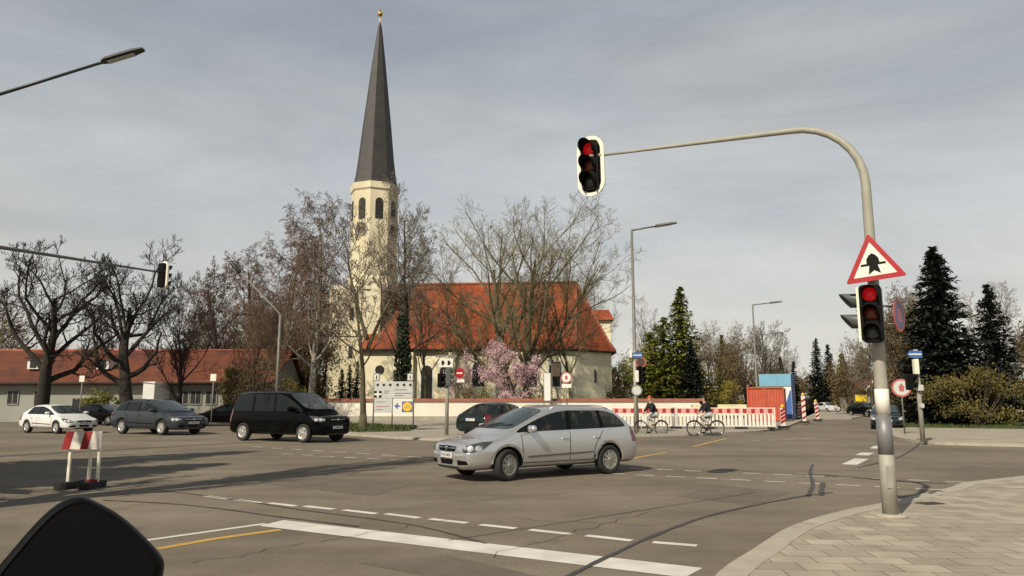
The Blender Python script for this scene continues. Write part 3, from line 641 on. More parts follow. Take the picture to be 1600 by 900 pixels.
BT('bare tree at the far right edge behind the dark spruce', 1580, 62, 440, 81, .3, 'spread', 'bark_dark', 'twig_grey')
# off-frame street trees on the left: their trunks throw the long shadows over the junction
BT('bare street tree beyond the left picture edge', -387, 9.3, -700, 91, 1.2, 'slim', 'bark_dark', 'twig_dark', wx=.36)
# ---- leafy clouds
def leafcloud(b, c, rad, n, size, rnd, clumps=26, elong=1.0, surf=.55):
    c = Vector(c); rad = Vector(rad); cl = []
    for _ in range(clumps):
        d = rvec(rnd).normalized(); k = rnd.uniform(surf, 1); cl.append((c+Vector((d.x*rad.x*k, d.y*rad.y*k, d.z*rad.z*k)), rnd.uniform(.18, .36)))
    for i in range(n):
        q, s_ = cl[i % clumps]; d = rvec(rnd)*.55; p = q+Vector((d.x*rad.x, d.y*rad.y, d.z*rad.z))*s_
        if p.z < .02: continue
        a = rvec(rnd).normalized(); e_ = a.orthogonal().normalized(); h = a.cross(e_); ss = size*rnd.uniform(.5, 1.3)
        b.add([p-e_*ss*.5, p+h*ss*.35*elong, p+e_*ss*.5, p-h*ss*.35*elong], [(0, 1, 2, 3)])
def bush(label, u, Y, vtop, wpx, mat, seed, n=2600, size=.22, el=None, name='bush', cat='bush', group='bushes', ztop=None, depth=None, twigs=True, z0=0):
    rnd = random.Random(seed); base = at(u, 627, Y); H = Z(vtop, Y); wd = wpx/FPX*Y/2; t = thing(name, label, cat, (base.x, Y, z0), 0, group)
    b = MB(); b.fixn = False; leafcloud(b, (0, 0, H*.52), (wd, depth or wd*.8, H*.48), int(n*1.5), size*(1.25 if mat == 'bush_brown' else .8), rnd, elong=.28 if mat == 'bush_brown' else .8); b.build('foliage', M[mat], t)
    s_ = MB(); s_.fixn = False
    for k in range(16):
        a = rnd.uniform(0, 6.28); r_ = rnd.uniform(.2, .8); e_ = Vector((math.cos(a)*wd*r_, math.sin(a)*wd*r_*.8, H*rnd.uniform(.7, 1.02))); m_ = e_*.5+rvec(rnd)*.15; s_.path([(0, 0, 0), m_, e_], [.06, .04, .012], 4, cap=False)
    s_.build('stems', M['bark_brown'], t); return t
bush('dense olive hedge bush behind the black van', 392, 66, 520, 120, 'bush_olive', 101, n=4200, size=.3)
bush('dense olive bush left of the churchyard wall below the birches', 462, 66, 500, 110, 'bush_olive', 102, n=4600, size=.3)
bush('low yellow flowering bush above the roof of the black van', 453, 56, 592, 44, 'bush_yellow', 103, n=1500, size=.16)
bush('olive undergrowth at the left gable of the church', 420, 78, 468, 150, 'bush_brown', 104, n=5200, size=.34)
bush('green garden bush beneath the gnarled tree', 158, 53, 612, 60, 'conifer', 105, n=1500, size=.2)
bush('olive garden bush right of the long grey house', 372, 55, 566, 56, 'bush_olive', 106, n=2200, size=.25)
bush('dark shrub at the foot of the church apse', 965, 72, 600, 46, 'bush_olive', 107, n=1600, size=.22)
bush('reddish brown bush right of the church apse', 975, 86, 556, 60, 'bush_brown', 108, n=2600, size=.3)
bush('olive green bush at the left foot of the tall spruce', 1008, 80, 540, 70, 'conifer', 109, n=3800, size=.3)
bush('large brown leafless bush right of the tall spruce', 1118, 90, 524, 100, 'bush_brown', 110, n=5200, size=.3)
bush('large brown leafless bush behind the second street lamp', 1166, 96, 518, 90, 'bush_brown', 111, n=4600, size=.3)
bush('round yellow green bush left of the red container', 1144, 66, 596, 36, 'bush_yellow', 112, n=0 or 1700, size=.18)
bush('dark brown hedge behind the churchyard wall near the cyclist', 1092, 78, 572, 90, 'bush_olive', 113, n=3000, size=.26)
bush('brown bush behind the blue site cabin', 1216, 104, 570, 50, 'bush_brown', 114, n=2200, size=.3)
bush('rust brown tree shaped bush left of the big signal mast', 1330, 88, 548, 62, 'bush_brown', 115, n=3800, size=.3)
bush('dark hedge behind the round red sign on the right island', 1420, 52, 560, 90, 'bush_brown', 116, n=3600, size=.24)
bush('tall brown beech hedge behind the no stopping sign', 1412, 58, 462, 84, 'bush_brown', 117, n=8500, size=.26)
bush('dark green hedge at the right edge behind the grass island', 1530, 46, 575, 160, 'bush_olive', 118, n=5000, size=.22)
bush('brown hedge beyond the right picture edge', 1640, 60, 500, 120, 'bush_brown', 119, n=5500, size=.28)
bush('tall olive thicket between the leaning lamp and the birch trunk', 440, 76, 470, 130, 'bush_olive', 130, n=6500, size=.3)
bush('tall olive thicket touching the church tower on its left', 500, 84, 450, 90, 'bush_olive', 131, n=5000, size=.3)
bush('low hedge far down the street left of the green car', 1262, 130, 600, 50, 'bush_olive', 120, n=1500, size=.3)
bush('reddish shrubs in the churchyard under the pink blossom tree', 842, 63, 603, 60, 'bush_olive', 121, n=1400, size=.16)
bush('low green shrub in the churchyard left of the pink blossom tree', 742, 63, 600, 50, 'bush_olive', 122, n=1400, size=.16)
bush('far brown thicket closing the view at the left edge', -20, 70, 470, 150, 'bush_brown', 123, n=5200, size=.34)
# far wood closing the horizon: many loose trees read as one mass
b = MB(); b.fixn = False; rnd = random.Random(7)
for k in range(46):
    x = rnd.uniform(-200, 330); y = rnd.uniform(190, 235)
    if 95 < x < 118: continue
    leafcloud(b, (x, y, 5), (7, 5, rnd.uniform(4, 7.5)), 520, 1.3, rnd, 20)
tag(b.build('distant_wood', M['bush_brown']), 'brown distant wood along the horizon', 'wood', kind='stuff')
def conifer(label, u, Y, vtop, wpx, mat, seed, ex=.72, group='conifers', name='conifer', n=20, slim=1.0, z0=0, tuft=9, size=.5, cat='conifer'):
    rnd = random.Random(seed); base = at(u, 627, Y); H = Z(vtop, Y) if not isinstance(vtop, tuple) else vtop[0]; wd = wpx/FPX*Y/2; t = thing(name, label, cat, (base.x, Y, z0), rnd.uniform(0, 6), group)
    b = MB(); b.path([(0, 0, 0), (0, 0, H*.6), (0, 0, H*.985)], [H*.016, H*.009, .02], 8); b.build('trunk', M['bark_dark'], t)
    b = MB(); b.fixn = False; lev = int(n*1.6); tuft = int(tuft*1.8); size *= .72
    for i in range(lev):
        f = i/lev; z = H*(.04+.95*f); rr = wd*(1-f)**ex*(1 if f > .08 else .8)+.06; nb = max(5, int(16*(1-f*.6)))
        for k in range(nb):
            a = rnd.uniform(0, 6.28); ln = rr*rnd.uniform(.62, 1.12); dz = -ln*.28
            for j in range(tuft):
                s_ = (j+rnd.random())/tuft; p = Vector((math.cos(a)*ln*s_, math.sin(a)*ln*s_, z+dz*s_+ (s_**2)*ln*.12+rnd.uniform(-.12, .12)*size*2))
                dirv = Vector((math.cos(a+rnd.uniform(-1.3, 1.3)), math.sin(a+rnd.uniform(-1.3, 1.3)), rnd.uniform(-.7, .5))).normalized(); h = dirv.cross(Vector((rnd.uniform(-.4, .4), rnd.uniform(-.4, .4), 1))).normalized()
                ss = size*rnd.uniform(.6, 1.3)*(1-.45*f); b.add([p-h*ss*.30, p+dirv*ss, p+h*ss*.30, p-dirv*ss*.3], [(0, 1, 2, 3)])
    b.build('crown', M[mat], t); return t
conifer('tall pointed green spruce right of the church', 1068, 80, 444, 116, 'conifer', 201, ex=.8, n=34, size=.72, tuft=11)
conifer('lower green conifer leaning against the tall spruce on its left', 1040, 79, 492, 100, 'conifer', 202, ex=.55, n=26, size=.65, tuft=11)
conifer('lowest green conifer of the clump beside the street lamp', 1018, 81, 516, 90, 'conifer', 203, ex=.5, n=24, size=.65, tuft=11)
conifer('dark lower spruce at the right foot of the tall spruce', 1082, 77, 532, 56, 'conifer_dark', 204, n=20, size=.6)
conifer('large dark spruce at the right behind the blue arrow sign', 1478, 50, 382, 165, 'conifer_dark', 205, n=40, size=.7, tuft=14)
conifer('far dark conifer left of the pair down the street', 1280, 120, 526, 44, 'conifer_dark', 206, n=24, size=.6)
conifer('far dark conifer right of the pair down the street', 1299, 118, 536, 40, 'conifer_dark', 207, n=24, size=.6)
conifer('far olive conifer nearest to the big signal mast', 1319, 116, 550, 58, 'conifer', 208, n=22, size=.6)
conifer('small far conifer behind the blue site cabin', 1243, 125, 562, 24, 'conifer_dark', 209, n=14, size=.6)
for i, (u, v, w_, lb) in enumerate([(533, 575, 27, 'leftmost and shortest of three black columnar cypresses at the church tower'), (545, 568, 26, 'middle one of three black columnar cypresses at the church tower'), (557, 562, 28, 'rightmost and tallest of three black columnar cypresses at the church tower')]):
    conifer(lb, u, 62+i*.6, v, w_, 'cypress', 300+i, name='cypress', n=22, size=.26, group='cypresses beside the tower', cat='cypress', tuft=8)
conifer('dark conifer behind the round red sign on the right island', 1395, 88, 500, 60, 'conifer_dark', 212, n=26, size=.6)
conifer('olive conifer between the rust brown tree and the big signal mast', 1352, 100, 540, 60, 'conifer', 213, n=24, size=.6)
BT('bare tree in front of the tall brown beech hedge', 1384, 66, 470, 214, .24, 'spread', 'bark_dark', 'twig_grey')
conifer('dark conifer at the right picture edge beside the large dark spruce', 1560, 54, 440, 120, 'conifer_dark', 215, n=30, size=.6)
BT('thin bare tree in front of the right half of the long red roofed house', 282, 50, 430, 216, .2, 'spread', 'bark_dark', 'twig_dark', wx=.8)
BT('second thin bare tree before the right end of the long red roofed house', 392, 54, 440, 217, .2, 'spread', 'bark_brown', 'twig_red', wx=.8)
bush('brown undergrowth hiding the right end of the long red roofed house', 402, 52, 560, 90, 'bush_brown', 218, n=2600, size=.2)
BT('bare tree lining the left side of the receding road behind the red container', 1196, 84, 500, 220, .24, 'spread', 'bark_brown', 'twig_grey')
BT('bare brown tree lining the right side of the receding road', 1362, 82, 520, 221, .22, 'spread', 'bark_brown', 'twig_grey')
conifer('green conifer behind the brown bushes right of the tall spruce', 1132, 100, 520, 54, 'conifer', 222, n=22, size=.6)
conifer('dark conifer on the left side of the receding road behind the lamps', 1222, 116, 556, 40, 'conifer_dark', 223, n=20, size=.6)
# evergreens beyond the left edge: they throw the dark pointed shades on the asphalt there
conifer('dark conifer beyond the left picture edge, nearest to the junction', -907, 9.5, (10.2,), 960, 'conifer_dark', 210, n=34, size=.9)
conifer('dark conifer beyond the left picture edge, set back from the junction', -840, 11.7, (13,), 680, 'conifer_dark', 211, n=34, size=.9)
# ivy on the slender tree
rnd = random.Random(77); b = MB(); b.fixn = False; Ht = Z(450, 64)
for i in range(5200):
    f = rnd.random()**1.3; z = f*Ht; r_ = (.62*(1-f)+.24)*rnd.uniform(.5, 1.25); a = rnd.uniform(0, 6.28); p = Vector((r_*math.cos(a)+math.sin(f*7)*.06, r_*math.sin(a), z)); n_ = rvec(rnd).normalized(); e_ = n_.orthogonal().normalized(); h = n_.cross(e_); s_ = .11
    b.add([p-e_*s_, p+h*s_, p+e_*s_, p-h*s_], [(0, 1, 2, 3)])
b.build('ivy', M['ivy'], tI)
# blossom trees
def blossom(label, u, Y, vtop, wpx, seed, n, dens):
    lv = [(8, .22, 50, .75), (8, .2, 45, .5), (7, .2, 45, .5)]; st = dict(gnarl=[.1, .16, .2], up=[.05, .05, .05], minr=.014, rr=.55, hl=.55)
    t, tips = bare_tree(label, u, Y, vtop, seed, .16, lv, st, 'bark_dark', 'twig_red', name='blossom_tree', group='pink blossom trees')
    mx_ = max(abs(q.x) for q in tips); rnd = random.Random(seed); b = MB(); b.fixn = False; want = wpx/FPX*Y/2; kx = min(1.15, want/mx_)
    for i in range(n):
        q = tips[rnd.randrange(len(tips))]+rvec(rnd)*.14; q = Vector((q.x, q.y, q.z)); 
        a = rvec(rnd).normalized(); e_ = a.orthogonal().normalized(); h = a.cross(e_); s_ = rnd.uniform(.025, .055)
        b.add([q-e_*s_, q+h*s_, q+e_*s_, q-h*s_], [(0, 1, 2, 3)])
    b.build('blossom', M['blossom'], t); t.scale = (kx, kx, 1)
blossom('full pink blossom tree behind the churchyard wall left of the white banner', 812, 63, 530, 130, 401, 15000, 1)
blossom('small thin pale pink blossom tree behind the signal post', 727, 65, 545, 70, 402, 4200, 1)
# ================================================================== CARS
GL = 'glass'
def car_body(P, mats_paint, parent):
    """closed cage of cross sections, subdivided, wheel arches cut, panes split off as parts"""
    hw = P['w']/2; zb = P.get('zb', .22); rows = 10
    ST = []   # each station: list of rows+... (x,y,z) from bottom centre to top centre
    def low(x, k, zb_, belt, dx=0):
        return [(x, 0, zb_), (x, hw*.78*k, zb_), (x, hw*.965*k, zb_+.09), (x, hw*k, P['mid']), (x, hw*.985*k, belt-.10), (x, hw*.955*k, belt)]
    def hood(x, k, zb_, belt, top, tw=.0):
        s_ = low(x, k, zb_, belt); s_ += [(x, hw*.90*k, belt+(top-belt)*.45), (x, hw*.80*k, belt+(top-belt)*.75), (x, hw*.45*k, top-.008), (x, 0, top)]; return s_
    xf = P['xf']
    a = hood(xf, .60, zb+.08, P['nz']-.14, P['nz']-.06); a[3] = (xf+.02, hw*.66, P['mid']-.05); ST.append(a)
    ST.append(hood(xf-.07, .84, zb+.02, P['nz']-.06, P['nz']))
    ST.append(hood(xf-.28, .955, zb, P['nz']+.0, P['nz']+.07))
    ST.append(hood(xf-.62, .99, zb, P['hz']-.10, P['hz']-.03))
    cx, cz = P['cowl']
    ST.append(hood((xf-.62+cx)/2+.0, 1, zb, (P['hz']+P['belt'])/2-.07, P['hz']+.02))
    # cowl station
    c = low(cx, 1, zb, P['belt']-.015); c += [(cx-.02, hw*.90, cz-.02), (cx+.05, hw*.82, cz), (cx+.16, hw*.45, cz+.01), (cx+.20, 0, cz+.015)]; ST.append(c)
    rw = P['rw']/2; tops = []
    def cab(x, xt, zr_, first=False, curve=0.0, belt=None):
        be = belt or P['belt']; s_ = low(x, 1, zb, be)
        s_ += [(xt, rw*1.04, zr_-.085), (xt, rw*.93, zr_-.025), (xt+curve*.75, rw*.5, zr_+.012), (xt+curve, 0, zr_+.02)]; return s_
    for (x, xt, zr_, cv, be) in P['cab']: ST.append(cab(x, xt, zr_, curve=cv, belt=be))
    rx, rz = P['rcowl']
    c = low(rx+.03, .97, zb, P['rbelt']); c += [(rx, hw*.87, rz), (rx-.02, hw*.79, rz+.01), (rx-.07, hw*.45, rz+.01), (rx-.09, 0, rz+.01)]; ST.append(c)
    for (x, k, bl, tp) in P['tail']: ST.append(hood(x, k, zb+.04, bl, tp))
    n = len(ST); vs = []; fs = []; mi = []
    for s_ in ST: vs += s_
    m = len(vs)
    idx = {}
    for i, s_ in enumerate(ST):
        for j in range(rows):
            idx[(i, j, 1)] = i*rows+j
            if j in (0, rows-1): idx[(i, j, -1)] = i*rows+j
            else:
                vs.append((s_[j][0], -s_[j][1], s_[j][2])); idx[(i, j, -1)] = len(vs)-1
    slots = ['paint', 'trim']; names = {}
    def slot(nm):
        if nm not in slots: slots.append(nm)
        return slots.index(nm)
    fc = 5; nc = len(P['cab']); lc = fc+nc; creased = []
    pane = {}
    for i in range(n-1):
        for j in range(rows-1):
            for sd in (1, -1):
                k = 0; nm = None
                if i == fc and j in (7, 8): nm = 'windscreen'
                elif i == lc and j in (7, 8): nm = 'rear_window'
                elif j == 5 and fc <= i <= lc:
                    g = P['win'][i-fc]
                    if g == 'B': nm = None; k = 1
                    elif g: nm = 'side_window:%s%d' % (g, sd)
                if nm: k = slot(nm)
                f = (idx[(i, j, sd)], idx[(i+1, j, sd)], idx[(i+1, j+1, sd)], idx[(i, j+1, sd)])
                if sd == -1: f = f[::-1]
                fs.append(f); mi.append(k)
    for i, rev in ((0, False), (n-1, True)):
        lp = [idx[(i, j, 1)] for j in range(rows)]+[idx[(i, j, -1)] for j in range(rows-2, 0, -1)]
        # quads across
        for j in range(rows-1):
            q = [idx[(i, j, 1)], idx[(i, j+1, 1)], idx[(i, j+1, -1)], idx[(i, j, -1)]]; q = list(dict.fromkeys(q))
            fs.append(tuple(q if rev else q[::-1])); mi.append(0)
    bm = bmesh.new(); bv = [bm.verts.new(v) for v in vs]; vi = {v: q for q, v in enumerate(bv)}
    for f, k in zip(fs, mi):
        try: q = bm.faces.new([bv[t] for t in f]); q.material_index = k; q.smooth = True
        except ValueError: pass
    cl = bm.edges.layers.float.new('crease_edge'); bm.edges.ensure_lookup_table()
    for e_ in bm.edges:
        ms = {f.material_index for f in e_.link_faces}
        if len(ms) > 1: e_[cl] = .75
        elif len(e_.link_faces) == 2 and all(v.co.z < zb+.14 for v in e_.verts): e_[cl] = .3
    rowset = {}
    for (i, j, sd), q in idx.items(): rowset[q] = (i, j)
    for e_ in bm.edges:
        (i1, j1), (i2, j2) = rowset[bv.index(e_.verts[0])] if False else rowset[vi[e_.verts[0]]], rowset[vi[e_.verts[1]]]
        if j1 == j2 and i1 != i2:
            if j1 == 5 and e_[cl] < .4: e_[cl] = .35
            if j1 == 7 and e_[cl] < .4 and i1 >= fc: e_[cl] = .25
            if j1 == 4: e_[cl] = max(e_[cl], .2)
        if i1 == i2 and i1 in (0, n-1, 1, n-2): e_[cl] = max(e_[cl], .25)
    bmesh.ops.recalc_face_normals(bm, faces=bm.faces)
    me = bpy.data.meshes.new('body'); bm.to_mesh(me); bm.free()
    allm = [mats_paint, M['black']]+[M['glasslight'] if s_ == 'windscreen' else M['glass'] for s_ in slots[2:]]
    for q in allm: me.materials.append(q)
    to = bpy.data.objects.new('tmp', me); COL.objects.link(to)
    ss = to.modifiers.new('s', 'SUBSURF'); ss.levels = ss.render_levels = P.get('lev', 2)
    cut = MB(); cut.mi = 1
    for ax in P['axles']:
        for sd in (-1, 1): cut.path([(ax, sd*(hw-.34), P['wr']), (ax, sd*(hw+.2), P['wr'])], P['wr']+P.get('gap', .05), 36, smooth=True)
    co = cut.build('cut', allm); bo = to.modifiers.new('b', 'BOOLEAN'); bo.object = co; bo.operation = 'DIFFERENCE'; bo.solver = 'EXACT'
    me2 = bake(to); bpy.data.objects.remove(co)
    bvh = BVHTree.FromPolygons([v.co.copy() for v in me2.vertices], [tuple(p.vertices) for p in me2.polygons])
    def part(ks, name, pm, par):
        b = MB(); b.fixn = False; used = {}; vv = []
        for p in me2.polygons:
            if p.material_index in ks:
                f = []
                for v in p.vertices:
                    if v not in used: used[v] = len(vv); vv.append(tuple(me2.vertices[v].co))
                    f.append(used[v])
                b.f.append(tuple(f)); b.m.append(ks.index(p.material_index)); b.sm.append(True)
        b.v = vv; return b.build(name, pm, par)
    body = part([0, 1], 'body', [mats_paint, M['black']], parent)
    for i, s_ in enumerate(slots[2:]):
        o = part([i+2], s_.split(':')[0], allm[i+2], parent)
    return body, bvh
def proj(bvh, o, d, off=.006):
    h = bvh.ray_cast(Vector(o), Vector(d), 8)
    if h[0] is None: return None
    n = h[1]
    if n.dot(Vector(d)) > 0: n = -n
    return h[0]+n*off
def patch(bvh, outline, o, u, v, d, off=.007, rings=4, res=4):
    """star-shaped outline (2D in u,v from o) projected along d on the surface"""
    o, u, v, d = Vector(o), Vector(u).normalized(), Vector(v).normalized(), Vector(d).normalized()
    P = []; n0 = len(outline)
    for i in range(n0):
        a, b_ = outline[i], outline[(i+1) % n0]
        for k in range(res): P.append((a[0]+(b_[0]-a[0])*k/res, a[1]+(b_[1]-a[1])*k/res))
    cx = sum(p[0] for p in P)/len(P); cy = sum(p[1] for p in P)/len(P); vs = []; fs = []; N = len(P)
    for r_ in range(rings, -1, -1):
        for p in P:
            t = r_/rings if r_ else .001; q = o+u*(cx+(p[0]-cx)*t)+v*(cy+(p[1]-cy)*t); h = proj(bvh, q-d*3, d, off); vs.append(h if h is not None else (vs[-1] if vs else q))
    for r_ in range(rings):
        for k in range(N): fs.append((r_*N+k, r_*N+(k+1) % N, (r_+1)*N+(k+1) % N, (r_+1)*N+k))
    return vs, fs
def line_on(bvh, pts, sd, wd=.012, off=.004, res=8):
    "thin dark seam on the car's side from (x,z) points"
    vs = []; fs = []; P = []
    for i in range(len(pts)-1):
        for k in range(res): t = k/res; P.append((pts[i][0]*(1-t)+pts[i+1][0]*t, pts[i][1]*(1-t)+pts[i+1][1]*t))
    P.append(pts[-1]); n = 0
    for i, p in enumerate(P):
        a, c = P[max(i-1, 0)], P[min(i+1, len(P)-1)]; tx, tz = c[0]-a[0], c[1]-a[1]; l = math.hypot(tx, tz) or 1; nx, nz_ = -tz/l*wd/2, tx/l*wd/2
        q1 = proj(bvh, (p[0]+nx, sd*3, p[1]+nz_), (0, -sd, 0), off); q2 = proj(bvh, (p[0]-nx, sd*3, p[1]-nz_), (0, -sd, 0), off)
        if q1 is None or q2 is None: continue
        vs += [q1, q2]; n += 1
        if n > 1: fs.append((2*n-4, 2*n-3, 2*n-1, 2*n-2))
    return vs, fs
def wheel(parent, x, y, r_, sd, spokes=9, rimm='hub', steer=0, wd=.2, rimr=.66):
    w_ = MB(); ax = (0, sd, 0); q = wd/2
    w_.lathe([(r_*.60, -q), (r_*.93, -q), (r_, -q*.7), (r_, q*.7), (r_*.965, q*.92), (r_*.90, q), (r_*rimr, q*1.0), (r_*rimr*.98, q*.6)], axis=ax, n=36)
    t = w_.build('tyre', M['rubber'])
    wh = bpy.data.objects.new('wheel', None); COL.objects.link(wh); wh.parent = parent; wh.location = (x, y, r_); wh.rotation_euler = (0, 0, steer); t.parent = wh
    b = MB(); rr = r_*rimr; b.lathe([(rr*1.0, q*.55), (rr*1.02, q*.98), (rr*.93, q*1.02), (rr*.90, q*.80)], axis=ax, n=36)
    for k in range(spokes):
        a = 2*math.pi*k/spokes; ca, sa = math.cos(a), math.sin(a); hw1, hw2 = rr*(.9/spokes)*.8, rr*(1.9/spokes)*.78
        vs = []
        for (rad, hw_, yy) in ((rr*.16, hw1*1.2, q*.98), (rr*.93, hw2, q*.88)):
            for s_ in (-1, 1): vs.append((rad*ca-s_*hw_*sa, sd*yy, rad*sa+s_*hw_*ca))
        for (rad, hw_, yy) in ((rr*.16, hw1*1.2, q*.75), (rr*.93, hw2, q*.6)):
            for s_ in (-1, 1): vs.append((rad*ca-s_*hw_*sa, sd*yy, rad*sa+s_*hw_*ca))
        b.add(vs, [(0, 1, 3, 2), (0, 2, 6, 4), (1, 5, 7, 3), (4, 6, 7, 5)])
    b.lathe([(rr*.20, q*.8), (rr*.20, q*1.02), (rr*.12, q*1.06)], axis=ax, n=16)
    b.build('rim', M[rimm], wh)
    b = MB(); b.lathe([(rr*.97, q*.30), (rr*.97, q*.42)], axis=ax, n=24); b.build('brake_disc', M['blackm'], wh)
    return wh
def mirror(parent, P, sd, m, k=1.0):
    x, z = P['mirror']; hw = P['w']/2; y = sd*(hw*.93)
    vs = []; fs = []; b = MB()
    N, K = 14, 9; c = Vector((x, y+sd*.14*k, z+.02))
    for j in range(K+1):
        ph = math.pi*j/K
        for i in range(N):
            th = 2*math.pi*i/N; q = Vector((math.cos(th)*math.sin(ph), math.cos(ph), math.sin(th)*math.sin(ph)))
            e_ = .72; q = Vector([math.copysign(abs(t)**e_, t) for t in q])
            vs.append(c+Vector((q.x*.075*(1.15 if q.x > 0 else .6), q.y*.125*k, q.z*.078*k)))
    for j in range(K):
        for i in range(N): fs.append((j*N+i, j*N+(i+1) % N, (j+1)*N+(i+1) % N, (j+1)*N+i))
    b.add(vs, fs, True); o = b.build('mirror', m, parent)
    b = MB(); b.path([(x+.02, y-sd*.03, z-.03), (x+.01, y+sd*.08, z-.03)], [.035, .025], 8); b.build('mirror_foot', M['black'], o)
    b = MB(); b.box((x-.048, y+sd*.14*k, z+.02), (.01, .19*k, .11*k)); b.build('mirror_glass', M['glass'], o)
def plate(bvh, parent, end, z, txt, P):
    x = P['xf']+.02 if end > 0 else P['xr']-.02
    h = bvh.ray_cast(Vector((end*5, 0, z)), Vector((-end, 0, 0)), 10)[0]; x = h.x+end*.012 if h else x
    b = MB(); b.box((x, 0, z), (.012, .50, .105)); o = b.build('number_plate', M['plate'], parent)
    b = MB(); text_mesh(b, txt, .085, (x+end*.008, .02*end, z), (0, end, 0), (0, 0, 1), (end, 0, 0), .002); b.build('lettering', M['blackm'], o)
    b = MB(); b.box((x+end*.007, -.225*end, z), (.004, .04, .095)); b.build('euro_band', M['signblue'], o)
PR = dict(
 wagon=dict(w=1.77, mid=.58, belt=.965, nz=.735, hz=.865, xf=2.24, xr=-2.25, cowl=(1.12, 1.0), rw=1.36, wr=.315, axles=(1.31, -1.38), gap=.055,
   cab=[(.30, .22, 1.43, .10, None), (-.22, -.26, 1.475, 0, .972), (-.30, -.34, 1.478, 0, .975), (-1.15, -1.12, 1.475, 0, .99), (-1.24, -1.19, 1.473, 0, .993), (-1.93, -1.66, 1.425, -.05, 1.01)],
   win=['F', 'F', 'B', 'R', 'B', 'Q', None], rcowl=(-2.16, 1.03), rbelt=.94, tail=[(-2.24, .93, .80, .86), (-2.27, .88, .55, .62), (-2.22, .80, .36, .42)], mirror=(.78, 1.0)),
 van=dict(w=1.90, mid=.66, belt=1.13, nz=.92, hz=1.05, xf=2.40, xr=-2.38, cowl=(1.52, 1.20), rw=1.60, wr=.345, axles=(1.56, -1.62), gap=.05, zb=.26,
   cab=[(.72, .62, 1.82, .10, None), (.10, .10, 1.88, 0, None), (.0, .0, 1.885, 0, None), (-1.05, -1.05, 1.885, 0, None), (-1.15, -1.15, 1.885, 0, None), (-2.20, -2.10, 1.86, -.04, None)],
   win=['F', 'F', 'B', 'R', 'B', 'Q', None], rcowl=(-2.34, 1.18), rbelt=1.05, tail=[(-2.39, .95, .92, .98), (-2.40, .92, .60, .66), (-2.36, .86, .42, .48)], mirror=(1.05, 1.20)),
 hatch=dict(w=1.76, mid=.58, belt=.93, nz=.70, hz=.84, xf=2.20, xr=-2.18, cowl=(1.02, .95), rw=1.26, wr=.31, axles=(1.28, -1.32), gap=.055,
   cab=[(.18, .10, 1.37, .10, None), (-.36, -.36, 1.42, 0, None), (-.44, -.44, 1.42, 0, None), (-1.02, -.98, 1.405, 0, None), (-1.10, -1.05, 1.40, 0, None), (-1.42, -1.22, 1.37, -.06, .94)],
   win=['F', 'F', 'B', 'R', 'B', 'Q', None], rcowl=(-1.98, .98), rbelt=.93, tail=[(-2.15, .93, .84, .90), (-2.20, .88, .55, .62), (-2.15, .80, .36, .42)], mirror=(.66, .98)),
)
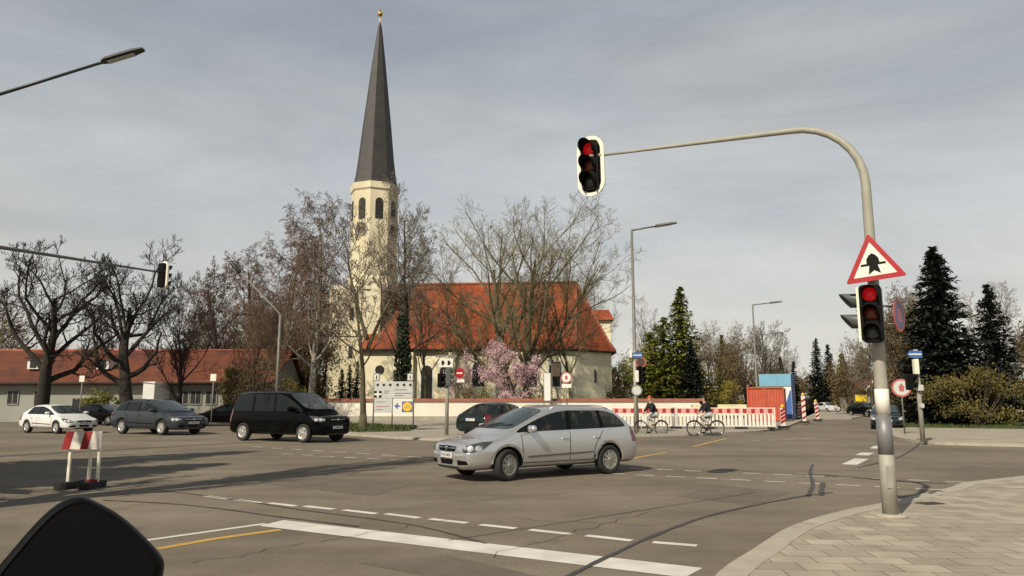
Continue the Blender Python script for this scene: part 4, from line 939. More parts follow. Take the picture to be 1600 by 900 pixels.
def car(name, label, kind, paint, loc, heading, group, spokes=9, rimm='hub', steer=0, detail=True, sc=1.0, txt='M·LK 204', cat='car', lit=False, **over):
    P = dict(PR[kind]); P.update(over); t = thing(name, label, cat, (loc[0], loc[1], 0), heading, group)
    body, bvh = car_body(P, M[paint], t); hw = P['w']/2
    for i, ax in enumerate(P['axles']):
        for sd in (-1, 1): wheel(t, ax, sd*(hw-.115), P['wr'], sd, spokes, rimm, steer if i == 0 else 0)
    for sd in (-1, 1): mirror(t, P, sd, M[paint if kind != 'van' else 'blackpaint'], 1.0 if kind != 'van' else 1.3)
    # lamps: projected on the corner from a diagonal
    nz_, xf = P['nz'], P['xf']
    for sd in (-1, 1):
        d = Vector((-.62, -sd*.78, 0)).normalized(); u = Vector((.78, -sd*.62, 0)).normalized() if True else None
        o = Vector((xf-.26, sd*hw*.80, nz_-.035))
        H = .105
        vs, fs = patch(bvh, [(-.34, .085), (-.12, .075), (.16, .015), (.27, -.045), (.24, -.12), (.05, -.125), (-.12, -.085)], o, u, (0, 0, 1), d)
        b = MB(); b.smooth = True; b.add(vs, fs, True); hl = b.build('headlight', M['lampshell' if detail else 'headlamp'], t)
        if detail:
            b = MB()
            for (cx_, r_) in ((-.06, .070), (.10, .066), (.21, .04)):
                ol = [(cx_+r_*math.cos(k*math.pi/6), -.045+r_*.85*math.sin(k*math.pi/6)) for k in range(12)]
                vs, fs = patch(bvh, ol, o, u, (0, 0, 1), d, off=.013, rings=2, res=2); b.add(vs, fs, True)
            b.build('reflector', M['headlamp'], hl)
        # tail lamps
        xr, rz = P['rcowl']; d = Vector((.80, -sd*.6, 0)).normalized(); u = Vector((-.6, -sd*.8, 0)).normalized(); o = Vector((xr-.0, sd*hw*.86, rz-.14))
        ht = .20 if kind != 'van' else .34
        vs, fs = patch(bvh, [(-.13, ht*.62), (.06, ht*.62), (.12, -.02), (.09, -ht), (-.13, -ht), (-.16, 0)], o, u, (0, 0, 1), d, off=.009)
        b = MB(); b.add(vs, fs, True); b.build('tail_light', M['tail'], t)
    # grille, bumper intakes
    b = MB(); z0 = nz_-.10; gw = .36
    vs, fs = patch(bvh, [(-gw, .045), (0, .055), (gw, .045), (gw-.05, -.045), (0, -.055), (-gw+.05, -.045)], (0, 0, z0), (0, 1, 0), (0, 0, 1), (-1, 0, 0), off=.008); b.add(vs, fs, True); gr = b.build('grille', M['black'], t)
    if detail:
        b = MB()
        ext = proj(bvh, (5, 0, z0+.01), (-1, 0, 0), .02)
        if ext: 
            vs, fs = patch(bvh, [(-gw, .012), (gw, .012), (gw, -.006), (-gw, -.006)], (0, 0, z0+.012), (0, 1, 0), (0, 0, 1), (-1, 0, 0), off=.018, rings=2); b.add(vs, fs); b.ball((ext.x, 0, ext.z), (.012, .055, .045), 12, 7)
        b.build('grille_bar', M['chrome'], gr)
    zi = P.get('zb', .22)+.16
    b = MB()
    vs, fs = patch(bvh, [(-.26, .05), (.26, .05), (.22, -.05), (-.22, -.05)], (0, 0, zi), (0, 1, 0), (0, 0, 1), (-1, 0, 0), off=.007); b.add(vs, fs, True)
    for sd in (-1, 1):
        vs, fs = patch(bvh, [(-.14, .045), (.12, .035), (.14, -.035), (-.14, -.05)], (0, sd*.56, zi), (0, sd, 0), (0, 0, 1), (-1, 0, 0), off=.007); b.add(vs, fs, True)
    b.build('air_intake', M['black'], t)
    plate(bvh, t, 1, zi+.13, txt, P); plate(bvh, t, -1, P['tail'][0][2]-.10, txt, P)
    # lower skirt / bumpers in dark trim
    # door seams, handles, rub strip, wipers
    zb = P.get('zb', .22); be = P['belt']; bx = (P['cab'][1][0]+P['cab'][2][0])/2; fx = P['cowl'][0]-.18; rxs = P['cab'][3][0]-.02
    for sd in (-1, 1):
        b = MB()
        for pts in ([(fx, zb+.12), (fx+.02, .6), (fx+.05, be-.05)], [(bx, zb+.12), (bx-.01, be-.01)], [(fx, zb+.12), (bx, zb+.12), (rxs+.25, zb+.12)], [(rxs+.25, zb+.12), (rxs+.22, .62), (rxs-.02, be-.02)]):
            vs, fs = line_on(bvh, pts, sd); b.add(vs, fs)
        b.build('door_seam', M['blackm'], body)
        for hx in (bx+.13, rxs+.16):
            h = proj(bvh, (hx, sd*3, be-.16), (0, -sd, 0), .018)
            if h: b = MB(); b.path([h+Vector((.10, -sd*.02, 0)), h+Vector((.07, 0, 0)), h+Vector((-.07, 0, 0)), h+Vector((-.10, -sd*.02, 0))], .013, 6); b.build('door_handle', M[paint], t)
        if detail:
            b = MB(); vs, fs = line_on(bvh, [(P['axles'][0]-.48, .46), (P['axles'][1]+.48, .50)], sd, wd=.035, off=.008); b.add(vs, fs); b.build('rub_strip', M['greyvisor' if paint == 'silver' else 'black'], t)
            # window surround: thin dark frame
            for ax in P['axles']:
                b = MB(); n_ = 20; vs = []; fs = []; r0 = P['wr']+P.get('gap', .05)
                for k in range(n_+1):
                    a = math.pi*(.03+.94*k/n_); 
                    for rr in (r0-.005, r0+.045):
                        h = proj(bvh, (ax+rr*math.cos(a), sd*3, P['wr']+rr*math.sin(a)), (0, -sd, 0), .010 if rr > r0 else .016)
                        if h is None or abs(h.y) < hw*.8: h = Vector((ax+rr*math.cos(a), sd*(hw*.975), P['wr']+rr*math.sin(a)))
                        vs.append(h)
                    if k: fs.append((2*k-2, 2*k-1, 2*k+1, 2*k))
                b.add(vs, fs, True); b.build('wheel_arch', M[paint], t)
    # seats and steering wheel seen through the glass
    if detail:
        fl = P['belt']-.62; cx_ = P['cab'][2][0]+.12
        for (sx, sy) in ((cx_, .36), (cx_, -.36), (cx_-.85, .36), (cx_-.85, -.36)):
            b = MB(); b.box((sx+.2, sy, fl+.22), (.5, .48, .16)); b.box((sx-.08, sy, fl+.52), (.15, .46, .62), M4=Matrix.Rotation(R(-12), 3, 'Y')); b.box((sx-.15, sy, fl+.92), (.09, .24, .17)); b.build('seat', M['seatcloth'], t, bevel=.04)
        b = MB(); cxw, czw = P['cowl']; c0 = Vector((cxw-.42, .36, P['belt']-.03)); b.path([c0+Vector((-.07*math.sin(a)*.5, .18*math.cos(a), .17*math.sin(a))) for a in [2*math.pi*k/16 for k in range(17)]], .014, 6); b.build('steering_wheel', M['black'], t)
        b = MB(); b.box((cxw-.08, 0, P['belt']-.10), (.45, hw*1.6, .16)); b.build('dashboard', M['blackm'], t, bevel=.03)
        b = MB(); b.box(((P['axles'][0]+P['axles'][1])/2-.1, 0, P.get('zb', .22)+.09), (3.4, hw*1.75, .04)); b.build('cabin_floor', M['blackm'], t)
    # roof rails / antenna
    if kind == 'wagon':
        for sd in (-1, 1):
            b = MB(); pts = []
            for k in range(9):
                x = .05-1.62*k/8; h = proj(bvh, (x, sd*P['rw']/2*.86, 3), (0, 0, -1), .012 if k in (0, 8) else .038)
                if h: pts.append(h)
            b.path(pts, .014, 6); b.build('roof_rail', M['silver' if paint == 'silver' else 'black'], t)
    if detail:
        b = MB(); cx, cz = P['cowl']
        for y in (.1, -.55): b.path([(cx+.12, y, cz+.03), (cx-.02, y+.25, cz+.085), (cx-.10, y+.5, cz+.11)], .009, 5)
        b.build('wiper', M['black'], t)
        b = MB(); vs, fs = patch(bvh, [(-.80, .02), (.80, .02), (.80, -.045), (-.80, -.045)], (0, 0, zb+.06), (0, 1, 0), (0, 0, 1), (-1, 0, 0), off=.01, rings=2, res=10); b.add(vs, fs, True); b.build('bumper_lip', M['greyvisor'], t)
    t.scale = (sc, sc, sc); return t
HDG = lambda v: math.atan2(v[1], v[0])
# ------------------------------------------------------------------ vehicles in the junction
def mid2(a, c): return (Vector(a)+Vector(c))/2
fw, rw_ = G(787, 752), G(954, 740)
dirn = (fw-rw_).normalized(); ctr = (fw+rw_)/2
lat = Vector((-dirn.y, dirn.x, 0)); 
if lat.y < 0: lat = -lat
ctr = ctr+lat*.80
car('silver_wagon', 'silver estate car turning across the junction in the foreground', 'wagon', 'silver', (ctr.x+dirn.x*.03, ctr.y+dirn.y*.03), HDG(dirn), 'cars crossing the junction', steer=R(14), txt='M·JX 8420', cat='car')
f1, r1 = G(484, 692.5), G(376, 688); d1 = Vector((.87, -.49, 0)).normalized(); c1 = (f1+r1)/2+Vector((.49, .87, 0)).normalized()*.85
van = car('black_van', 'shiny black passenger van crossing the junction behind the others, side windows tinted', 'van', 'blackpaint', (c1.x, c1.y), HDG(d1), 'cars crossing the junction', rimm='rim', spokes=5, txt='M·RV 517', cat='van', sc=1.05)
van['label'] = 'shiny black passenger van crossing the junction with dark tinted side windows'
f2, r2 = G(271, 681.5), G(196, 677); c2_ = (f2+r2)/2+Vector((.49, .87, 0)).normalized()*.8-d1*.35
car('estate_car', 'blue grey estate car following close behind the black van', 'wagon', 'bluegrey', (c2_.x, c2_.y), HDG(d1), 'cars crossing the junction', rimm='rim', spokes=6, txt='M·EH 36', sc=1.13)
p = at(786, 627, 34.5)
car('dark_hatchback', 'dark green hatchback seen from behind and half hidden by the silver estate car', 'hatch', 'darkgreen', (p.x, 34.6), R(52), 'cars crossing the junction', rimm='rim', spokes=6, txt='M·CT 77', sc=1.06)
p = at(76, 627, 37)
car('white_car', 'white car behind the striped barrier at the far left', 'hatch', 'whitepaint', (p.x, 38), HDG(d1), 'cars crossing the junction', rimm='rim', spokes=6, detail=True, txt='M·AS 90')
p = at(1352, 627, 78); car('parked_car', 'dark parked car down the street beside the yellow sign', 'hatch', 'blackpaint', (p.x, 78), R(-80), 'cars down the side street', detail=False, txt='M·A 1')
p = at(1411, 627, 42); car('parked_car', 'dark teal car parked behind the round red sign on the island', 'hatch', 'darkgreen', (p.x, 44), R(-116), 'cars down the side street', detail=False, txt='M·B 2')
p = at(1293, 627, 108); car('parked_car', 'small white car far down the street in front of the dark conifers', 'hatch', 'whitepaint', (p.x, 108), R(-85), 'cars down the side street', detail=False, txt='M·C 3')
p = at(152, 627, 50); car('parked_car', 'dark car parked in front of the long grey house by the green bush', 'hatch', 'blackpaint', (p.x, 51), R(-20), 'cars parked at the long house', detail=False, txt='M·D 4')
p = at(322, 627, 45); car('parked_car', 'black car just behind the bonnet of the blue grey estate car', 'hatch', 'blackpaint', (p.x-.3, 49), R(-160), 'cars parked at the long house', detail=False, txt='M·E 5')
# ------------------------------------------------------------------ signal heads
def stadium(w_, h_, r_=None, n=10):
    r_ = r_ or w_/2; pts = []
    for cx, cy, a0 in ((w_/2-r_, h_/2-r_, 0), (-w_/2+r_, h_/2-r_, 90), (-w_/2+r_, -h_/2+r_, 180), (w_/2-r_, -h_/2+r_, 270)):
        for k in range(n+1): a = R(a0+90*k/n); pts.append((cx+r_*math.cos(a), cy+r_*math.sin(a)))
    return pts
def hood(b, c, r_, ln, n=18, a0=-.62, a1=3.76, tail=.35):
    "open-bottomed tube visor pointing to -y (local), longest at the top"
    vs = []; fs = []
    for k in range(n+1):
        a = a0+(a1-a0)*k/n; top = (math.sin(a)+1)/2; l = ln*(tail+(1-tail)*top)
        for rr, yy in ((r_, 0), (r_*1.02, -l), (r_*.95, -l), (r_*.93, 0)): vs.append((c[0]+rr*math.cos(a), c[1]+yy, c[2]+rr*math.sin(a)))
        if k:
            for q in range(3): fs.append((4*k-4+q, 4*k-3+q, 4*k+1+q, 4*k+q))
    fs += [(0, 1, 2, 3), (4*n+3, 4*n+2, 4*n+1, 4*n)]; b.add(vs, fs, True)
def signal_head(parent, o, rz, lamps, sp_=.30, lr=.115, board=None, hm='black', vm='black', name='signal_head', vl=.24, tilt=0):
    h = bpy.data.objects.new(name, None); COL.objects.link(h); h.parent = parent; h.location = o; h.rotation_euler = (0, tilt, rz)
    n = len(lamps); hh = sp_*n+.02; b = MB(); b.prism(stadium(lr*2+.07, hh, .06), .20, (0, .2, 0), (1, 0, 0), (0, 0, 1), (0, -1, 0)); b.build('housing', M[hm], h, bevel=.01)
    if board:
        bw, bh = board; b = MB(); o1 = stadium(bw, bh); i1 = stadium(bw-.13, bh-.13)
        N = len(o1); vs = [(x, .045, z) for x, z in o1]+[(x, .045, z) for x, z in i1]+[(x, .07, z) for x, z in o1]+[(x, .07, z) for x, z in i1]; fs = []
        for k in range(N):
            j = (k+1) % N; fs += [(k, j, N+j, N+k), (2*N+k, 3*N+k, 3*N+j, 2*N+j), (k, 2*N+k, 2*N+j, j), (N+k, N+j, 3*N+j, 3*N+k)]
        b.add(vs, fs); b.build('backboard_rim', M['cream'], h)
        b = MB(); b.prism(stadium(bw-.12, bh-.12), .012, (0, .07, 0), (1, 0, 0), (0, 0, 1), (0, -1, 0)); b.build('backboard', M['black'], h)
        b = MB(); b.prism(stadium(bw-.02, bh-.02), .01, (0, .083, 0), (1, 0, 0), (0, 0, 1), (0, 1, 0)); b.build('backboard_back', M['cream'], h)
    for k, lm in enumerate(lamps):
        z = (n-1)/2*sp_-k*sp_; b = MB(); b.lathe([(.002, .03), (lr*.5, .024), (lr*.8, .012), (lr*.93, 0)], (0, 0, z), (0, -1, 0), 20); ln = b.build('lens', M[lm], h)
        b = MB(); hood(b, (0, 0, z), lr, vl); b.build('visor', M[vm], h)
        if lm == 'redlit': pass
    return h
# ------------------------------------------------------------------ the big mast at the right
mp_ = G(1392, 806, .126); mast = thing('signal_mast', 'big pale signal mast at the near right kerb whose curved arm reaches over the junction', 'traffic light mast', (mp_.x, mp_.y, .12))
def ml(p): return Vector(p)-Vector(mast.location)
sig = at(921, 258, 12.0); ah = at(945, 242, 11.95); topz = at(1320, 205, mp_.y).z+.19
adir = Vector((sig.x-mp_.x, sig.y-mp_.y, 0)).normalized(); rr = .95
b = MB(); b.path([(0, 0, 0), (0, 0, 1.0)], [.100, .090], 20); b.build('base_sleeve', M['mast'], mast)
pts = [Vector((0, 0, .95))]; rad = [.086]; zc = topz-.12-rr
for k in range(5): pts.append(Vector((0, 0, 1+(zc-1)*(k+1)/5))); rad.append(.085-.023*(k+1)/5)
for k in range(1, 9): a = math.pi/2*k/8; pts.append(Vector((0, 0, zc))+adir*(rr*(1-math.cos(a)))+Vector((0, 0, rr*math.sin(a)))); rad.append(.061-.018*k/8)
e_ = ml(ah); s0 = pts[-1]
for k in range(1, 7): pts.append(s0.lerp(e_, k/6)); rad.append(.042-.021*k/6)
b = MB(); b.path(pts, rad, 16); b.build('pole', M['mast'], mast)
for z0, z1, m_, nm in ((.78, 1.27, 'greymetal', 'dark_band'), (1.30, 1.62, 'signwhite', 'sticker'), (.42, .58, 'boardgrey', 'hatch_cover')):
    if nm == 'hatch_cover': b = MB(); b.box((-.02, -.092, .5), (.08, .02, .28)); b.build(nm, M['mast'], mast, bevel=.004); continue
    b = MB(); b.lathe([(.0955 if z0 < 1 else .0885, z0), (.0945 if z0 < 1 else .088, z1)], n=20); b.build(nm, M[m_], mast)
b = MB(); b.lathe([(.20, -.005), (.20, .02), (.15, .035)], n=20); b.build('foot', M['kerb'], mast)
facing = HDG(-RD)+R(90)            # heads built facing -y
h = signal_head(mast, ml(sig), facing-R(0), ['redlit', 'amberoff', 'greenoff'], .285, .120, (.50, 1.06), vl=.26, tilt=R(-1))
b = MB(); b.path([ml(ah), ml(ah)+Vector((-.25, .05, 0))], .03, 8); b.path([ml(ah)+Vector((-.02, 0, 0)), ml(sig)+Vector((.16, .1, .12))], .028, 8); b.build('arm_bracket', M['mast'], mast)
ps = at(1361, 489, mp_.y-.28); h2 = signal_head(mast, ml(ps), facing, ['redlit', 'amberoff', 'greenoff'], .245, .098, None, vl=.22)
b = MB(); b.box((-.155, .10, 0), (.03, .03, .72)); b.build('housing_edge', M['cream'], h2)
for zz in (.3, -.3): b = MB(); b.path([ml(ps)+Vector((0, .15, zz)), (0, 0, ml(ps).z+zz)], .025, 8); b.build('bracket', M['mast'], mast)
ps2 = at(1350, 488, mp_.y+.12); h3 = signal_head(mast, ml(ps2), HDG((-1, .22, 0))+R(90), ['greenoff', 'greenoff'], .285, .115, None, vl=.30, hm='greyvisor', vm='greyvisor')
# warning triangle, rolled a little on its post
def tri(r_, c=.0, n=4, cr=.07):
    P = [];
    for k in range(3):
        a = math.pi/2+k*2*math.pi/3; q = Vector((r_*math.cos(a), r_*math.sin(a)))
        for j in range(n+1): t = a-math.pi/3+2*math.pi/3*j/n; P.append((q.x*(1-cr*1.2)+cr*r_*.6*math.cos(t), q.y*(1-cr*1.2)+cr*r_*.6*math.sin(t)))
    return P
ts = at(1364.5, 413, mp_.y-.22); tr_ = bpy.data.objects.new('warning_sign', None); COL.objects.link(tr_); tr_.parent = mast; tr_.location = ml(ts); tr_.rotation_euler = (0, R(-8.3), math.atan2(ts.x, -ts.y)+R(180)-R(180)+0)
tr_.rotation_euler = (0, R(-5.5), facing+R(2))
RS = .425
b = MB(); b.prism(tri(RS), .006, (0, .01, 0), (1, 0, 0), (0, 0, 1), (0, 1, 0)); b.build('sign_plate', M['greymetal'], tr_)
b = MB(); b.prism(tri(RS), .008, (0, .008, 0), (1, 0, 0), (0, 0, 1), (0, -1, 0)); b.build('red_border', M['signred'], tr_)
b = MB(); b.prism(tri(RS*.71, cr=.03), .003, (0, 0, 0), (1, 0, 0), (0, 0, 1), (0, -1, 0)); b.build('sign_face', M['signwhite'], tr_)
arrow = [(-.075, -.125), (-.050, .0), (-.078, .03), (-.072, .085), (-.035, .135), (0, .155), (.035, .135), (.072, .085), (.078, .03), (.050, 0), (.075, -.125), (0, -.075)]
b = MB(); arrow = [(x, z-.005) for x, z in arrow]; b.prism(arrow, .002, (0, -.003, 0), (1, 0, 0), (0, 0, 1), (0, -1, 0)); b.prism([(-.15, -.012), (.15, -.012), (.15, .018), (-.15, .018)], .0026, (0, -.003, 0), (1, 0, 0), (0, 0, 1), (0, -1, 0)); b.build('symbol', M['blackm'], tr_)
b = MB(); b.path([ml(ts)+Vector((0, .02, -.1)), (0, 0, ml(ts).z-.1)], .02, 6); b.build('bracket', M['mast'], mast)
# ------------------------------------------------------------------ round signs
def disc_sign(name, label, u, v, Y, r_, fac, ring, face, parent=None, sym=None, group='traffic signs', post=True, plate_=False, cat='sign', zb=.1, pr=.03):
    c = at(u, v, Y)
    if parent is None:
        t = thing(name, label, cat, (c.x, Y, zb), 0, group); o = Vector((0, 0, c.z-zb)); par = t
        if post: b = MB(); b.path([(0, 0, 0), (0, 0, o.z+r_)], pr, 8); b.build('post', M['steel'], t)
    else: par = parent; o = c-Vector(parent.location)
    n_ = Vector((fac[0], fac[1], 0)).normalized(); tx = Vector((-n_.y, n_.x, 0))
    o = o+n_*(pr+.02)
    b = MB(); b.lathe([(r_, 0), (r_, .01)], o, n_, 28, smooth=False); pl = b.build('sign_disc', M[ring], par)
    b = MB(); b.lathe([(r_*.80, 0), (r_*.80, .003)], o+n_*.0105, n_, 28, smooth=False); b.build('sign_face', M[face], pl)
    if sym == 'cross':
        for a in (45, -45):
            q = Matrix.Rotation(R(a), 3, n_); d = q@tx; up = q@Vector((0, 0, 1)); b = MB(); k = .012 if a > 0 else .0095
            oo = o+n_*(.0135+(0.002 if a > 0 else 0)); b.prism([(-r_*.78, -r_*.09), (r_*.78, -r_*.09), (r_*.78, r_*.09), (-r_*.78, r_*.09)], .002, oo, d, up, n_); b.build('bar', M[ring], pl)
    if sym == 'bar': b = MB(); b.prism([(-r_*.6, -r_*.14), (r_*.6, -r_*.14), (r_*.6, r_*.14), (-r_*.6, r_*.14)], .002, o+n_*.014, tx, (0, 0, 1), n_); b.build('bar', M['signwhite'], pl)
    if sym == 'figure': b = MB(); b.prism([(-r_*.22, -r_*.4), (r_*.22, -r_*.4), (r_*.3, r_*.1), (0, r_*.5), (-r_*.3, r_*.1)], .002, o+n_*.014, tx, (0, 0, 1), n_); b.build('symbol', M[ring], pl)
    if plate_: b = MB(); b.box(o+Vector((0, 0, -r_*1.5)), (r_*1.7, .012, r_*.7), HDG(tx)); b.build('lower_plate', M['signwhite'], par)
    return par
ns = at(1400, 493, mp_.y+.12)
disc_sign('sign', '', 1398, 493, mp_.y+.08, .225, Vector((.72, -.72, 0)), 'fadedred', 'faded', parent=mast, sym='figure')
for q_ in (.12, -.12): b = MB(); b.path([(0, 0, ml(ns).z+q_), ml(ns)+Vector((0, 0, q_))], .014, 6); b.build('bracket', M['mast'], mast)
disc_sign('round_sign', 'round red ringed sign on a thin post on the grass island', 1408, 606, 34.5, .42, (-.3, -1), 'fadedred', 'boardgrey', sym='figure')
disc_sign('round_sign', 'round red ringed sign with white plate near the right end of the church', 885, 590, 57, .42, (-.2, -1), 'fadedred', 'signwhite', sym='figure', plate_=True)
# ------------------------------------------------------------------ street lamps
def street_lamp(label, u, v, Y, arm, lum, th=.09, mat='steel', lm='lamp', adir=(1, 0, 0), rise=.14, z0=.1, hroot=None):
    c = at(u, v, Y); t = thing('street_lamp', label, 'street lamp', (c.x, Y, z0), 0, 'street lamps'); H = c.z-z0; ad = Vector(adir).normalized()
    b = MB(); b.path([(0, 0, 0), (0, 0, 1.2), (0, 0, 1.25), (0, 0, H)], [th*1.25, th*1.25, th, th*.6], 12); b.build('pole', M[mat], t)
    e_ = Vector((0, 0, H))+ad*arm+Vector((0, 0, arm*rise)); b = MB(); b.path([(0, 0, H-.03), e_], [.055, .04], 8); b.build('arm', M[mat], t)
    f = e_+ad*lum+Vector((0, 0, lum*rise)); d = (f-e_).normalized(); up = Vector((0, 0, 1)); sx = d.cross(up).normalized(); upn = sx.cross(d)
    b = MB(); b.path([e_-d*.12, e_+d*.02], .045, 8)
    prof = [(-.0, .10, .05), (.12, .15, .085), (.75, .15, .09), (1, .10, .05)]; vs = []; fs = []
    for s_, hw, hh in prof:
        q = e_+d*lum*s_
        for a, c_ in ((-1, 0), (-.75, 1), (.75, 1), (1, 0), (.7, -.45), (-.7, -.45)): vs.append(q+sx*hw*a+upn*hh*c_)
    for i in range(3):
        for k in range(6): fs.append((i*6+k, i*6+(k+1) % 6, i*6+6+(k+1) % 6, i*6+6+k))
    fs += [tuple(range(5, -1, -1)), tuple(18+k for k in range(6))]; b.add(vs, fs); l = b.build('luminaire', M[lm], t)
    b = MB(); q = e_+d*lum*.45-upn*.05; b.prism([(-lum*.32, -.09), (lum*.32, -.09), (lum*.32, .09), (-lum*.32, .09)], .012, q, d, sx, -upn); b.build('lamp_glass', M['boardgrey'], l)
    return t
street_lamp('tall grey street lamp with a short angled arm directly right of the church', 987, 359, 37, 1.05, 1.30, .10, rise=.15)
street_lamp('second tall grey lamp down the street above the red container', 1176, 476, 66, 1.35, 1.35, .10, rise=.1)
street_lamp('third grey lamp down the street behind the blue cabin', 1191, 523, 92, 1.3, 1.3, .10, rise=.1)
street_lamp('fourth and farthest small lamp down the street', 1197, 550, 125, 1.3, 1.3, .10, rise=.1)
# near lamp over the left edge: pole beyond the frame
c0, c1_, c2 = at(160, 97.5, 20), at(228, 78.5, 20), at(-95, 175, 20)
d = Vector((c0.x-c2.x, 0, c0.z-c2.z)); arm = c0.x-c2.x
street_lamp('street lamp whose dark luminaire hangs in from the upper left corner', -95, 175, 20, arm, (c1_.x-c0.x), .10, mat='darklamp', lm='darklamp', rise=d.z/d.x, z0=0)
# slanted mast lamp above the birches
def whip():
    Y = 44; a, k, bse = at(359, 408, Y), at(432, 492, Y), at(431, 640, Y); t = thing('street_lamp', 'thin mast lamp whose long slanting arm crosses the birches on the left', 'street lamp', (bse.x, Y, .1), 0, 'street lamps'); o = Vector(t.location)
    b = MB(); b.path([(0, 0, 0), Vector((0, 0, (k-o).z))], [.10, .075], 10); b.build('pole', M['steel'], t)
    kk = Vector((0, 0, (k-o).z)); aa = a-o; aa.y = 0; j = kk.lerp(aa, .78)
    b = MB(); b.path([kk-Vector((0, 0, .1)), kk+Vector((-.06, 0, .1)), j], [.07, .06, .045], 8); b.build('arm', M['steel'], t)
    b = MB(); b.path([j, j.lerp(aa, .15), j.lerp(aa, .85), aa], [.05, .13, .13, .06], 8); b.build('luminaire', M['darklamp'], t)
whip()
# far left mast arm signal seen from behind
def leftmast():
    s_ = at(258, 431, 26); px, py = -15.8, 20.2; t = thing('signal_mast', 'thin signal arm reaching in from the left edge with a pale backed signal head', 'traffic light mast', (px, py, 0)); o = Vector(t.location)
    z = s_.z+.05; b = MB(); e_ = s_-o; b.path([(0, 0, 0), (0, 0, z-.5), (.12, .2, z-.1), (.4, .62, z), e_+Vector((0, 0, .1))], [.12, .1, .08, .06, .03], 10); b.build('pole', M['lamp'], t)
    signal_head(t, e_, R(152), ['greenoff', 'amberoff', 'greenoff'], .285, .115, (.50, 1.04), vl=.24)
leftmast()
# ------------------------------------------------------------------ signal post in the centre
def centrepost():
    Y = 33.2; c = at(698.5, 627, Y); t = thing('signal_post', 'slim signal post with several heads and signs between the direction board and the hatchback', 'traffic light', (c.x, Y, .1), 0, 'signal posts'); o = Vector(t.location)
    H = at(698, 556, Y).z-.1; b = MB(); b.path([(0, 0, 0), (0, 0, H)], .085, 12); b.build('pole', M['mast'], t)
    signal_head(t, at(692, 594, Y-.1)-o, R(60), ['greenoff', 'greenoff'], .30, .11, None, vl=.22, hm='black')
    signal_head(t, at(703.5, 589, Y-.15)-o, R(95), ['greenoff', 'greenoff', 'greenoff'], .27, .105, None, vl=.24, hm='greyvisor', vm='greyvisor')
    b = MB(); q = at(697, 567, Y-.12)-o; b.box(q, (.62, .04, .38)); s1 = b.build('sign_plate', M['signwhite'], t)
    b = MB()
    for dx in (-.15, .12): b.box(q+Vector((dx, -.024, 0)), (.10, .012, .20)); b.box(q+Vector((dx+.03, -.025, .0)), (.14, .010, .05))
    b.build('symbol', M['blackm'], s1)
    b = MB(); q = at(697, 556.5, Y)-o; b.box(q, (.95, .03, .10)); b.build('street_name_plate', M['greymetal'], t)
    disc_sign('sign', '', 718, 583, Y-.05, .22, (0, -1), 'signred', 'signred', parent=t, sym='bar')
    b = MB(); b.box(at(718, 595, Y-.05)-o, (.42, .02, .14)); b.build('lower_plate', M['signwhite'], t)
    b = MB(); b.path([at(700, 583, Y)-o, at(718, 583, Y)-o], .02, 6); b.build('bracket', M['mast'], t)
centrepost()
